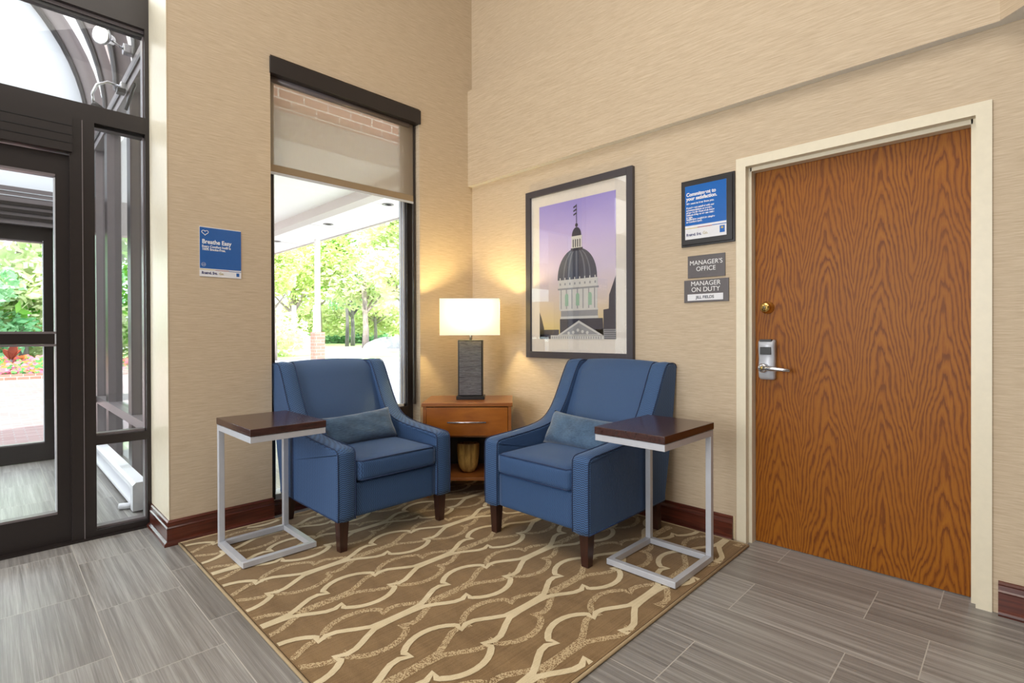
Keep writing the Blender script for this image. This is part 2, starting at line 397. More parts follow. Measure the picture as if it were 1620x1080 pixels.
def tag(o, label, cat, group=None, kind=None):
    o['label'] = label; o['category'] = cat
    if group: o['group'] = group
    if kind: o['kind'] = kind
    return o
def thing(name, label, cat, loc=(0, 0, 0), rz=0.0, group=None):
    o = bpy.data.objects.new(name, None); C.objects.link(o); o.location = loc; o.rotation_euler = (0, 0, rz); o.empty_display_size = .1
    return tag(o, label, cat, group)
def frame_empty(name):
    o = bpy.data.objects.new(name, None); C.objects.link(o); o['kind'] = 'structure'; o.empty_display_size = .1; return o
def copy_tree(o, parent=None):
    c = o.copy(); C.objects.link(c)
    if parent: c.parent = parent
    for ch in [x for x in o.children]: copy_tree(ch, c)
    return c

def lettering(txt, size, mat, origin, right, up, parent, align='LEFT', sx=1.0, bold=0.0, name='lettering', space=1.0):
    cu = bpy.data.curves.new('t', 'FONT'); cu.body = txt; cu.size = size; cu.align_x = align; cu.extrude = .0004; cu.offset = bold; cu.space_line = space
    ob = bpy.data.objects.new('t', cu); C.objects.link(ob); bpy.context.view_layer.update()
    me = bpy.data.meshes.new_from_object(ob.evaluated_get(bpy.context.evaluated_depsgraph_get()))
    bpy.data.objects.remove(ob); me.materials.clear(); me.materials.append(M[mat])
    r = Vector(right).normalized(); u = Vector(up).normalized(); nn = r.cross(u)
    T = Matrix((r*sx, u, nn)).transposed().to_4x4(); T.translation = origin
    me.transform(T); o = bpy.data.objects.new(name, me); C.objects.link(o); o.parent = parent; return o

# ------------------------------------------------------------------ setting: floor, walls, ceiling
MB('tile').box(-7.2, .30, -8.2, 3.06, -.12, 0).build('floor', kind='structure')
MB('white_paint').box(-7.3, .3, -8.2, .75, 5.0, 5.2).build('ceiling', kind='structure')
XP, YS = -2.187, .42            # end of the window pier, storefront plane
# window wall with the tall opening x -1.645..-0.529, z 0..2.86
wb = MB('wall')
wb.box(XP, -1.66, 0, YS+.12, 0, 5.0); wb.box(-1.66, -1.645, 0, .215, 0, 5.0); wb.box(-.529, .28, 0, .215, 0, 5.0); wb.box(-1.645, -.529, 0, .215, 2.87, 5.0)
wb.box(-1.645, -.529, .08, .215, 0, .088)
wb.build('wall_back', kind='structure')
# office wall with door opening
wr = MB('wall')
wr.box(0, .28, -2.2, 0, 0, 5.0); wr.box(0, .28, -8.2, -3.2, 0, 5.0); wr.box(0, .28, -3.2, -2.2, 2.08, 5.0)
wr.build('wall_right', kind='structure')
MB('wall').box(-7.3, -7.2, -8.2, .75, 0, 5.0).build('wall_left', kind='structure')
MB('taupe').box(-7.3, .3, -8.3, -8.2, 0, 5.0).build('wall_front', kind='structure')
wl = MB('wall'); wl.box(-7.2, -5.62, YS, YS+.12, 0, 5.0); wl.box(-5.62, XP, YS, YS+.12, 3.9, 5.0); wl.build('wall_entrance', kind='structure')

# furred out band on the office wall, turning out at 45 degrees at its right end
band = MB('wall', 'white_paint')
P = [(0, 0), (-.047, 0), (-.047, -3.237), (-.75, -3.94), (-.75, -4.4), (0, -4.4)]
A = [band.bm.verts.new((x, y, 2.376)) for x, y in P]; B = [band.bm.verts.new((x, y, 3.172)) for x, y in P]
f = band.bm.faces.new(A); f.material_index = 1; band.bm.faces.new(B)
for i in range(6): band.bm.faces.new((A[i], A[(i+1) % 6], B[(i+1) % 6], B[i]))
band.build('trim_1', kind='structure')

MB('cream').box(XP-.003, XP, -.002, YS, .134, 4.9).build('lit_pier_return', kind='structure')  # cream-painted sheet added on the pier return; daylight also in its pale tone
# baseboards
def base_profile():
    return [(0, 0), (.030, 0), (.031, .008), (.027, .017), (.019, .022), (.015, .024), (.015, .088), (.017, .094), (.012, .100), (.010, .118), (.013, .124), (.008, .132), (0, .134)]
def baseboard(name, p0, p1, nrm, m0=0.0, m1=0.0, h=1.0):
    """run from p0 to p1 at the foot of a wall, m0/m1 = mitre slope at the ends"""
    b = MB('mahogany'); p0 = Vector((*p0, 0)); p1 = Vector((*p1, 0)); d = (p1-p0).normalized(); nn = Vector((*nrm, 0))
    rows = []
    for p, mm in ((p0, m0), (p1, m1)):
        rows.append([p + nn*o + d*mm*o + Vector((0, 0, z*h)) for o, z in base_profile()])
    b.grid(rows, closed_v=True, smooth=False, caps=True); return b.build(name, kind='structure')
baseboard('baseboard_back', (XP, 0), (-1.640, 0), (0, -1), -1, 0)
baseboard('baseboard_pier', (XP, 0), (XP, YS-.01), (-1, 0), -1, 0)
baseboard('baseboard_back_corner', (-.534, 0), (-.0, 0), (0, -1), 0, 0)
baseboard('baseboard_right', (0, -.03), (0, -2.172), (-1, 0), 0, 0)
baseboard('baseboard_right_far', (0, -3.232), (0, -5.2), (-1, 0), 0, 0)
baseboard('baseboard_recess', (-1.645, .08), (-.529, .08), (0, -1), 0, 0, .66)
MB('rug_line').box(-.0035, 0, -2.180, -2.172, .01, .136).build('trim_2', kind='structure')

# ------------------------------------------------------------------ window with roller blind
w1 = frame_empty('window_1')
fr = MB('bronze', 'silver')
y0, y1 = .10, .21
fr.box(-.585, -.529, y0, y1, .088, 2.86); fr.box(-1.645, -1.590, y0, y1, .088, 2.86); fr.box(-1.59, -.585, y0, y1, 2.80, 2.86)
fr.box(-1.59, -.585, y0, y1, .515, .582)
fr.box(-.600, -.585, .13, .19, .12, 2.80, 1); fr.box(-1.59, -1.575, .13, .19, .12, 2.80, 1)
fr.box(-1.59, -.585, .13, .19, .582, .600, 1); fr.box(-1.59, -.585, .13, .19, .497, .515, 1)
fr.build('window_frame', w1)
s = MB('silver'); s.box(-1.59, -.585, .09, .21, .088, .122); s.box(-.612, -.600, .15, .17, .122, 2.8); s.build('sill', w1)
MB('glass').box(-1.59, -.60, .158, .162, .58, 2.80).box(-1.59, -.60, .158, .162, .12, .515).build('glass_pane', w1)
wl = MB('wall'); wl.box(-.536, -.529, 0.002, .10, .088, 2.86); wl.build('reveal_strip', w1)

bl = thing('roller_blind', 'half lowered tan screen roller blind in a dark bronze cassette at the tall window', 'window blind', (0, 0, 0))
MB('bronze').box(-1.649, -.5285, -.012, .085, 2.756, 2.859, bev=.002).build('cassette', bl)
MB('bronze_lt').tube([(-1.63, .055, 2.745), (-.60, .055, 2.745)], .022, 14).build('roller_tube', bl)
MB('screen').box(-1.635, -.562, .0495, .0505, 2.165, 2.757).build('screen_fabric', bl)
h = MB('hem', 'silver'); h.box(-1.635, -.562, .046, .054, 2.165, 2.212, bev=.002); h.box(-1.635, -.562, .045, .055, 2.150, 2.165, 1); h.build('hem_bar', bl)
MB('bronze').box(-.562, -.545, .045, .06, .60, 2.75).build('side_channel', bl)

# ------------------------------------------------------------------ entrance storefront
w2 = frame_empty('window_2'); X0, X1 = -5.60, XP-.0015
f = MB('bronze', 'bronze_lt', 'black')
def bar(b, xa, xb, za, zb, ya=YS, yb=YS+.12, mi=0): b.box(xa, xb, ya, yb, za, zb, mi)
bar(f, X0+.03, -2.211, 2.962, 3.146)                      # top beam
bar(f, X0+.03, -2.211, 2.945, 2.962, YS+.03, YS+.09, 1); bar(f, X0+.03, -2.211, 2.925, 2.945, YS+.04, YS+.08, 2)
bar(f, X0+.03, -2.211, 2.337, 2.433)                      # transom beam
bar(f, -2.211, X1, 0, 3.9); bar(f, X0, X0+.03, 0, 3.9)
bar(f, -2.217, -2.211, 0.05, 2.925, YS+.03, YS+.09, 1)
for a, b_ in ((-2.555, -2.448), (-5.352, -5.245)):
    bar(f, a, b_, 0, 2.337)
bar(f, -2.503, -2.499, 0.0, 2.337, YS-.003, YS, 1)
bar(f, -2.448, -2.211, 0, .040); bar(f, -2.448, -2.211, .040, .052, YS+.03, YS+.09, 1)
bar(f, -2.448, -2.211, .520, .570); bar(f, -2.448, -2.211, .570, .582, YS+.03, YS+.09, 1); bar(f, -2.448, -2.211, 2.322, 2.337, YS+.03, YS+.09, 2)
bar(f, X0+.03, -5.352, 0, .05); bar(f, X0+.03, -5.352, .52, .57)
bar(f, X0+.03, -2.211, 3.80, 3.9)
f.build('storefront_frame', w2)
g = MB('glass')
for xa, xb, za, zb in ((X0+.03, -2.211, 2.433, 2.925), (-2.448, -2.211, .05, .52), (-2.448, -2.211, .57, 2.33), (-5.57, -5.352, .05, .52), (-5.57, -5.352, .57, 2.33), (X0+.03, -2.211, 3.146, 3.80)):
    g.box(xa, xb, YS+.058, YS+.062, za, zb)
g.build('glass_pane', w2)

def leaf_door(name, xs, ya, top=2.075, rail_t=.07):
    d = frame_empty(name)
    for (xa, xb) in xs:
        b = MB('bronze', 'bronze_lt', 'silver'); yb = ya+.05
        L, Rr = xa+.075, xb-.065
        b.box(xa, L, ya, yb, .005, top); b.box(Rr, xb, ya, yb, .005, top)
        b.box(L, Rr, ya, yb, .005, .165); b.box(L, Rr, ya, yb, 1.095, 1.150); b.box(L, Rr, ya, yb, top-rail_t, top)
        for q in (.165, 1.082, 1.150, top-rail_t-.012): b.box(L, Rr, ya-.003, yb, q, q+.012, 1)
        b.box(Rr-.006, Rr, ya-.002, yb, .18, 2.0, 2)
        o = b.build('door_leaf', d)
        MB('glass').box(L, Rr, ya+.023, ya+.027, .17, 1.09).box(L, Rr, ya+.023, ya+.027, 1.155, top-rail_t).build('glass_pane', o)
    return d
d2 = leaf_door('door_2', ((-3.9, -2.548), (-5.25, -3.9)), YS+.03, 2.135, .115)
ob = MB('bronze', 'black', 'bronze_lt')
ob.box(-5.25, -2.545, YS-.02, YS+.14, 2.145, 2.337); 
for z in (2.19, 2.235, 2.285): ob.box(-5.25, -2.545, YS-.023, YS-.02, z, z+.004, 1)
ob.build('door_operator', d2)
MB('bronze').box(-5.25, -2.2, YS-.03, YS+.12, 0, .006).build('threshold', d2)

# ------------------------------------------------------------------ vestibule behind it
YO = 3.03; XV = -2.10
w3 = frame_empty('window_3')          # glazed side of the vestibule
v = MB('bronze_lt', 'bronze')
for a, b_ in ((1.27, 1.40), (2.30, 2.44), (2.96, 3.09), (.54, .60)): v.box(XV-.05, XV+.04, a, b_, 0, 2.93, 1); v.box(XV-.052, XV+.045, a-.004, a, 0, 2.93, 0)  # pale sheet on each near face puts its lit side into the colour
v.box(XV-.058, XV+.034, .60, YO-.11, .50, .565, 0); v.box(XV-.048, XV+.034, .60, YO-.11, 0, .10, 0); v.box(XV-.06, XV+.05, .54, YO+.05, 2.90, 3.06, 0)
v.box(XV-.07, XV-.05, .54, YO+.05, 2.96, 2.99, 1)
v.build('side_frame', w3)
MB('glass').box(XV-.002, XV+.002, .56, YO, .08, 2.92).build('glass_pane', w3)
w4 = frame_empty('window_4')          # outer screen of the vestibule
v = MB('bronze_lt', 'bronze', 'silver')
v.box(-5.7, XV, YO-.06, YO+.08, 2.12, 2.445, 0)
for z in (2.16, 2.22, 2.28): v.box(-5.7, XV-.35, YO-.075, YO-.06, z, z+.03, 1)
v.box(-5.7, XV-.33, YO-.065, YO-.06, 2.36, 2.367, 2); v.box(-5.7, XV-.33, YO-.065, YO-.06, 2.40, 2.406, 2)
v.box(-2.452, -2.36, YO-.06, YO+.08, 0, 2.12, 1); v.box(-5.45, -5.35, YO-.06, YO+.08, 0, 2.12, 1)
v.box(-2.36, XV, YO-.03, YO+.06, .50, .56, 0); v.box(-2.36, XV, YO-.03, YO+.06, 0, .10, 0)
v.build('outer_frame', w4)
MB('glass').box(-2.36, XV, YO, YO+.004, .1, 2.12).build('glass_pane', w4)
d3 = leaf_door('door_3', ((-3.9, -2.455), (-5.345, -3.9)), YO, 2.12, .13)
# vault: centre (-3.9, z 3.05), radius 1.80
CX, CZ, RV = -3.9, 3.05, 1.80
def arc(r, n=40, a0=0.0, a1=PI): return [(CX + r*math.cos(a0+(a1-a0)*k/n), CZ + r*math.sin(a0+(a1-a0)*k/n)) for k in range(n+1)]
vb = MB('vault_skin'); o_, i_ = arc(RV+.06), arc(RV+.03)
vb.grid([[(x, .56, z) for x, z in o_], [(x, YO+.05, z) for x, z in o_]])
vb.build('ceiling_vault', kind='structure')
rb = MB('bronze_lt', 'bronze', 'silver')
for ya, yb, dep in ((2.93, 3.08, .10), (2.30, 2.42, .05), (1.62, 1.76, .07), (1.02, 1.12, .05), (.56, .66, .08)):
    a_, b_ = arc(RV+.03), arc(RV-dep)
    rb.grid([[(x, ya, z) for x, z in a_], [(x, ya, z) for x, z in b_], [(x, yb, z) for x, z in b_], [(x, yb, z) for x, z in a_]], 0)
    rb.grid([[(x, ya-.006, z) for x, z in arc(RV-dep)], [(x, ya-.006, z) for x, z in arc(RV-dep-.008)], [(x, yb+.006, z) for x, z in arc(RV-dep-.008)]], 1)
rb.build('trim_3', kind='structure')
lu = MB('lunette'); pts = arc(RV-.0, 40)
lu.prism([(CX+RV, 2.445)] + pts + [(CX-RV, 2.445)], 'y', YO+.02, YO+.04); lu.build('wall_lunette', kind='structure')
MB('white_paint').box(-5.78, -5.68, .54, YO+.05, 0, 3.06).build('wall_vestibule', kind='structure')

# baseboard heater
ht = thing('baseboard_heater', 'long white baseboard heater along the glazed side of the vestibule', 'heater', (0, 0, 0))
b = MB('heater_white'); prof = [(-2.150, .03), (-2.150, .190), (-2.212, .190), (-2.226, .172), (-2.226, .150), (-2.175, .150), (-2.175, .062), (-2.226, .048), (-2.226, .03)]
b.prism(prof, 'y', .80, 2.95); b.build('housing', ht)
b = MB('heater_white'); b.prism([(-2.150, .01), (-2.150, .192), (-2.213, .192), (-2.230, .174), (-2.230, .01)], 'y', .755, .83); b.build('end_cap', ht)
b = MB('heater_white'); b.prism([(-2.150, .01), (-2.150, .192), (-2.213, .192), (-2.230, .174), (-2.230, .01)], 'y', 2.93, 2.97); b.build('end_cap', ht)
MB('black').box(-2.172, -2.160, .82, 2.94, .066, .146).build('fin_grille', ht)
b = MB('heater_white'); b.tube([(-2.28, .90, .022), (-2.20, .86, .022)], .02); b.build('pipe_elbow', ht)

# spot lamps on the vault rail
def spot(loc, lab, lit):
    t = thing('spot_lamp', lab, 'spotlight', loc)
    x, y, z = 0, 0, 0
    MB('chrome').box(-.03, .03, -.03, .03, -.03, .03, bev=.006).build('clamp', t)
    if lit:
        MB('bronze').tube([(0.03, 0, 0), (.05, .0, -.18), (.0, .1, -.38)], .010, 8).build('cable', t)
        MB('chrome').tube([(-.03, 0, 0), (-.09, -.02, .025)], .008).build('arm', t)
        hd = MB('chrome', 'bronze')
        T = Matrix.Translation((-.14, -.03, .03)) @ Vector((-.75, -.65, -.12)).to_track_quat('Z', 'Y').to_matrix().to_4x4()
        hd.lathe([(.001, -.075), (.03, -.07), (.038, -.03), (.058, 0.0), (.060, .02), (.055, .021)], n=24)
        hd.bm.transform(T); hd.build('lamp_head', t)
        ln_ = MB('bulb'); ln_.lathe([(.001, .0235), (.052, .0235), (.052, .0225), (.001, .0225)], n=24); ln_.bm.transform(T); ln_.build('lens', t)
    else:
        MB('chrome').tube([(-.03, 0, .0), (-.10, 0, .01), (-.16, 0, -.03), (-.185, 0, -.10), (-.18, 0, -.18)], .009, 10).build('gooseneck', t)
        MB('bronze').tube([(-.185, 0, -.17), (-.135, -.0, -.205)], .026, 12).build('lamp_head', t)
        MB('bronze').box(-.05, .0, -.04, .03, -.05, -.02, bev=.004).build('bracket', t)
    return t
spot((-2.185, 1.10, 3.11), 'lit round chrome spotlight on the rail above the vestibule glass', True)
spot((-2.17, 1.32, 2.93), 'unlit small spot lamp on a curved gooseneck below the lit spotlight', False)

# ------------------------------------------------------------------ office door
d1 = frame_empty('door_1')
b = MB('cream')
ya, yb = -2.1935, -3.2139
b.box(-.012, .10, ya, ya-.050, 0, 2.085); b.box(-.012, .10, yb, yb+.050, 0, 2.085); b.box(-.012, .10, ya-.05, yb+.05, 2.035, 2.085)
b.box(.030, .16, ya-.05, ya-.066, 0, 2.035); b.box(.030, .16, yb+.05, yb+.066, 0, 2.035); b.box(.030, .16, ya-.06, yb+.06, 2.015, 2.035)
b.build('door_frame', d1)
leaf = MB('oak').box(.08, .125, -2.262, -3.145, .004, 2.018).build('door_leaf', d1)
k = MB('brass', 'brass_face', 'black')
k.lathe([(.034, 0), (.033, -.010), (.026, -.014), (.024, -.034), (.026, -.044), (.022, -.050), (.001, -.051)], (.08, -2.325, 1.277), 'x')
k.lathe([(.010, -.0515), (.010, -.053), (.001, -.054)], (.08, -2.325, 1.277), 'x', mi=1); k.box(.026, .029, -2.328, -2.322, 1.270, 1.284, 2)
k.build('deadbolt', leaf)['label'] = 'round brass deadbolt'
lk = MB('silver', 'black')
zs = [.892, .905, .93, .97, 1.00, 1.03, 1.07, 1.095, 1.105]; dp = [.030, .040, .046, .046, .040, .046, .050, .048, .030]
rows = []
for z, d in zip(zs, dp):
    hw = .040 if .9 < z < 1.1 else .034
    rows.append([(.08, -2.330+hw, z), (.08-d*.8, -2.330+hw, z), (.08-d, -2.330+hw-.008, z), (.08-d, -2.330-hw+.008, z), (.08-d*.8, -2.330-hw, z), (.08, -2.330-hw, z)])
lk.grid(rows, closed_v=True, caps=True, smooth=True)
lock = lk.build('card_lock', leaf); lock['label'] = 'silver electronic card lock'
MB('black').box(.028, .036, -2.302, -2.358, 1.026, 1.066, bev=.002).box(.028, .05, -2.300, -2.360, 1.096, 1.107, bev=.001).build('card_reader', lock)
lv = MB('chrome', 'brass_face')
lv.lathe([(.024, 0), (.024, -.03), (.019, -.036), (.001, -.036)], (.038, -2.322, .955), 'x', 20)
lv.tube([(.012, -2.325, .955), (.010, -2.37, .953), (.012, -2.42, .949), (.018, -2.452, .946)], .012, 12, radii=[.015, .013, .010, .009])
lv.lathe([(.011, 0), (.011, -.002), (.001, -.0025)], (.0025, -2.322, .955), 'x', 16, mi=1)
lv.build('lever_handle', lock)['label'] = 'chrome lever with brass keyhole'

# ------------------------------------------------------------------ rug
RX0, RX1, RY0, RY1, RT = -2.150, -.032, -2.262, -.036, .010
rg = MB('rug_ground', 'rug_line', 'rug_fleck', 'rug_edge')
rg.box(RX0+.008, RX1-.008, RY0+.008, RY1-.008, .0005, RT)
def clipseg(a, b):
    x0, x1, y0_, y1_ = RX0+.012, RX1-.012, RY0+.012, RY1-.012
    t0, t1 = 0.0, 1.0; dx, dy = b[0]-a[0], b[1]-a[1]
    for p, q in ((-dx, a[0]-x0), (dx, x1-a[0]), (-dy, a[1]-y0_), (dy, y1_-a[1])):
        if abs(p) < 1e-12:
            if q < 0: return None
            continue
        r = q/p
        if p < 0: t0 = max(t0, r)
        else: t1 = min(t1, r)
    return None if t0 >= t1 else ((a[0]+dx*t0, a[1]+dy*t0), (a[0]+dx*t1, a[1]+dy*t1))
def ribbon(path, wd, z, mi):
    n = len(path); off = []
    for i in range(n):
        a = Vector(path[max(i-1, 0)]); b_ = Vector(path[min(i+1, n-1)]); t = (b_-a).normalized(); off.append(Vector((-t.y, t.x))*wd/2)
    for i in range(n-1):
        c = clipseg(path[i], path[i+1])
        if not c: continue
        full = (c[0] == path[i] and c[1] == path[i+1])
        a, b_ = Vector(c[0]), Vector(c[1])
        o1, o2 = off[i], off[i+1]
        q = [a+o1, a-o1, b_-o2, b_+o2]
        if all(RX0+.006 < p.x < RX1-.006 and RY0+.006 < p.y < RY1-.006 for p in q):
            try: rg.face([(p.x, p.y, z) for p in q], mi)
            except ValueError: pass
def hcell():
    pts = [(-.4175, .006), (-.36, .007), (-.30, .012), (-.255, .036), (-.225, .055), (-.190, .074), (-.152, .080), (-.114, .062), (-.122, .096)]
    for k in range(9):
        a = PI*.76 - (PI*.52)*k/8; pts.append((.158*math.cos(a), .152*math.sin(a)))
    right = [(-x, y) for x, y in reversed(pts[:9])]
    return pts + right
cell = hcell()
PX, PY = .835, .3155
def chains(shift, wd, z, mi):
    for r in range(-1, 9):
        yc = -1.52 + (r-5)*PY + 1.0*PY*1
        yc = -1.835 + (r-1)*PY
        for k in range(-3, 4):
            xc = (-1.7235 if (r-1) % 2 == 0 else -1.306) + shift + k*PX
            for sg in (1, -1): ribbon([(xc+x, yc+sg*y) for x, y in cell], wd, z+(.0003 if sg > 0 else 0), mi)
chains(.27, .027, RT+.0005, 2)
chains(0, .026, RT+.0014, 1)
for a, b_ in (((RX0, RY0), (RX1, RY0)), ((RX1, RY0), (RX1, RY1)), ((RX1, RY1), (RX0, RY1)), ((RX0, RY1), (RX0, RY0))):
    rg.tube([(a[0], a[1], .0065), (b_[0], b_[1], .0065)], .0063, 8, 3)
rug = rg.build('area_rug'); tag(rug, 'brown area rug with cream and flecked trellis lines under the two armchairs', 'rug')
FZ = RT + .001

# ------------------------------------------------------------------ armchairs (front faces local -y)
def soft_box(b, x0, x1, y0_, y1_, z0, z1, r=.03, puff=(0, 0, 0), mi=0, n=10, shear=0.0):
    """rounded box with domed faces"""
    cx, cy, cz = (x0+x1)/2, (y0_+y1_)/2, (z0+z1)/2; hx, hy, hz = (x1-x0)/2, (y1_-y0_)/2, (z1-z0)/2
    t = bmesh.new(); bmesh.ops.create_cube(t, size=2.0)
    bmesh.ops.subdivide_edges(t, edges=t.edges[:], cuts=n, use_grid_fill=True)
    for v_ in t.verts:
        u = v_.co.copy()
        def cl(a, h): 
            q = a*h; m_ = max(h-r, 0); return max(-m_, min(m_, q)), q
        # concentrate vertices near the edges
        e = [math.copysign(abs(c)**.75, c) for c in u]
        P_ = Vector((e[0]*hx, e[1]*hy, e[2]*hz)); I = Vector([max(-(h-r), min(h-r, c)) for c, h in zip(P_, (hx, hy, hz))])
        D = P_ - I
        if D.length > 1e-9: D = D.normalized()*r
        Q = I + D
        fx, fy, fz = 1-e[0]**2, 1-e[1]**2, 1-e[2]**2
        Q.x += math.copysign(puff[0], e[0])*fy*fz*abs(e[0]); Q.y += math.copysign(puff[1], e[1])*fx*fz*abs(e[1]); Q.z += math.copysign(puff[2], e[2])*fx*fy*abs(e[2])
        Q.y += shear*(Q.z+hz)
        v_.co = Q + Vector((cx, cy, cz))
    vm = {v_: b.bm.verts.new(v_.co) for v_ in t.verts}
    for f_ in t.faces:
        g_ = b.bm.faces.new([vm[v_] for v_ in f_.verts]); g_.smooth = True; g_.material_index = mi
    t.free()

def smooth_path(pts, n=6):
    out = []
    for i in range(len(pts)-1):
        p0, p1, p2, p3 = [Vector(pts[max(0, min(len(pts)-1, j))]) for j in (i-1, i, i+1, i+2)]
        for k in range(n):
            t = k/n; out.append(.5*((2*p1)+(-p0+p2)*t+(2*p0-5*p1+4*p2-p3)*t*t+(-p0+3*p1-3*p2+p3)*t**3))
    out.append(Vector(pts[-1])); return out

SIDE = [(-.430, .168), (-.432, .30), (-.430, .49), (-.424, .520), (-.400, .534), (-.30, .541), (-.16, .550), (-.02, .566), (.07, .592), (.135, .640), (.185, .705), (.235, .790), (.285, .880), (.318, .930), (.345, .950), (.390, .954), (.430, .948), (.450, .925)]
REAR = [(.450, .925), (.440, .85), (.400, .60), (.345, .35), (.305, .168)]
def armchair(label, loc, rz):
    t = thing('armchair', label, 'armchair', loc, rz, None)
    for sg, nm in ((-1, 'l'), (1, 'r')):
        xo, xi = sg*.365, sg*.262
        top = [(p.x, p.y) for p in smooth_path([Vector((a, b_, 0)) for a, b_ in SIDE], 4)]
        rear = [(p.x, p.y) for p in smooth_path([Vector((a, b_, 0)) for a, b_ in REAR], 3)]
        poly = top + rear[1:]
        b = MB('arm_fabric', 'body_fabric')
        n = len(poly); nrm = []
        for i in range(n):
            a = Vector(poly[i-1]); c = Vector(poly[(i+1) % n]); d = (c-a).normalized(); nrm.append(Vector((-d.y, d.x)))
        # outline runs clockwise seen from +x: outward normal is to the left
        xs = [xo, xo - sg*.003, xo - sg*.012, (xo+xi)/2, xi + sg*.012, xi + sg*.003, xi]
        off = [-.010, -.003, .002, .007, .002, -.003, -.010]
        rows = []
        for x, o in zip(xs, off): rows.append([(x, poly[i][0]+nrm[i].x*o, poly[i][1]+nrm[i].y*o) for i in range(n)])
        b.grid(rows, 0, closed_v=True)
        for row in (rows[0], rows[-1]):      # side panels, filled as a fan of quads towards the foot
            fv = [b.bm.verts.new(p) for p in row]; fc = b.bm.faces.new(fv); fc.material_index = 1
        arm = b.build('arm', t)
        nt = len(top)
        for x, o in ((xo-sg*.003, .0015), (xi+sg*.003, .0015)):
            MB('piping').tube([(x, top[i][0]+nrm[i].x*o, top[i][1]+nrm[i].y*o) for i in range(nt)], .0026, 6).build('piping', arm)
        MB('piping').tube([(xo+sg*.0005, .112, .17), (xo+sg*.0005, .112, .606)], .004, 6).build('seam', arm)
        MB('piping').tube([(xo-sg*.002, -.428, .170), (xo-sg*.002, .300, .170)], .003, 6).build('seam', arm)
    b = MB('body_fabric'); soft_box(b, -.263, .263, -.420, .30, .168, .352, .012, (0, .002, 0)); b.build('front_rail', t)
    b = MB('body_fabric')
    soft_box(b, -.258, .258, -.440, .20, .352, .470, .026, (0, .006, .012)); cu = b.build('seat_cushion', t)
    for zz in (.462, .362):
        q = .252; MB('piping').tube([(-q, .05, zz), (-q, -.41, zz), (-q+.02, -.436, zz), (0, -.441, zz+(.003 if zz > .4 else 0)), (q-.02, -.436, zz), (q, -.41, zz), (q, .05, zz)], .0035, 6).build('piping', cu)
    # back: leans from the seat to the top
    b = MB('back_fabric'); rows = []
    ns = 16
    for j in range(ns+1):
        s_ = j/ns; z = .45 + .505*s_; yf = .115 + .235*s_**1.05
        if s_ > .86: yf += .045*((s_-.86)/.14)**2.2
        row = []
        for k in range(15):
            u = -1 + 2*k/14; bul = .022*(1-u**4)*(.35+.65*math.sin(PI*min(1, s_*1.05)))
            row.append((u*(.270 - .018*max(0, s_-.9)/.1), yf - bul, z + .010*(1-u*u)*s_))
        rows.append(row)
    top_y = rows[-1][0][1]
    for dy, dz in ((.02, .004), (.045, -.006), (.055, -.03)):
        rows.append([(p[0], p[1]+dy, p[2]+dz) for p in rows[ns]])
    for z in (.75, .5, .2): rows.append([(-.262 + .524*k/14, .30 + (z-.17)*.17, z) for k in range(15)])
    b.grid(rows, 0); bk = b.build('backrest', t)
    for k_ in (0, 14): MB('piping').tube([(r[k_][0]*.985, r[k_][1]-.004, r[k_][2]) for r in rows[:ns+1]], .004, 6).build('piping', bk)
    for (lx, ly, sx, sy) in ((-.318, -.385, 0, 0), (.318, -.385, 0, 0), (-.318, .262, 0, .03), (.318, .262, 0, .03)):
        l = MB('leg_wood'); rws = []
        for z, hw, dy in ((0, .019, sy), (.172, .027, 0)):
            rws.append([(lx+a*hw, ly+dy+c*hw, z) for a, c in ((-1, -1), (1, -1), (1, 1), (-1, 1))])
        l.grid(rws, closed_v=True, smooth=False, caps=True); l.build('leg', t)
    return t
chL = armchair('blue upholstered armchair in front of the window, beside the left side table', (-1.265, -.388, FZ), 0)
chR = armchair('blue upholstered armchair against the office wall under the framed dome picture', (-.452, -1.478, FZ), -PI/2)

def pillow(label, loc, rz, tilt, roll_, w_=.47, h_=.20, t_=.12):
    b = MB('chenille'); n, mm = 26, 14; top, bot = [], []
    for sgn, store in ((1, top), (-1, bot)):
        for i in range(n+1):
            row = []
            for j in range(mm+1):
                u = -1+2*i/n; v_ = -1+2*j/mm
                pinch = 1 - .07*(1-abs(v_))*abs(u)**3; pv = 1 - .05*(1-abs(u)**2)*abs(v_)**3 + .06*abs(u)**6
                th = max(0, (1-u**6))**.5*max(0, (1-v_**4))**.5*(.85+.15*math.cos(u*2))
                wob = 1+.08*math.sin(9*u+3*v_)*math.sin(5*v_+1)
                row.append((u*w_/2*pinch, sgn*th*t_/2*wob, v_*h_/2*pv))
            store.append(row)
    b.grid(top); b.grid(bot)
    bmesh.ops.remove_doubles(b.bm, verts=b.bm.verts, dist=.0005)
    T = Matrix.Rotation(rz, 4, 'Z') @ Matrix.Rotation(tilt, 4, 'X') @ Matrix.Rotation(roll_, 4, 'Y')
    b.bm.transform(T); o = b.build('lumbar_pillow'); o.location = loc; tag(o, label, 'cushion'); return o
pillow('slate blue lumbar pillow lying in the armchair by the window', (-1.262, -.388-.005, FZ+.552), 0, -.50, -.05)
pillow('slate blue lumbar pillow lying in the armchair by the office wall', (-.452-.005, -1.463, FZ+.552), -PI/2, -.50, .05)

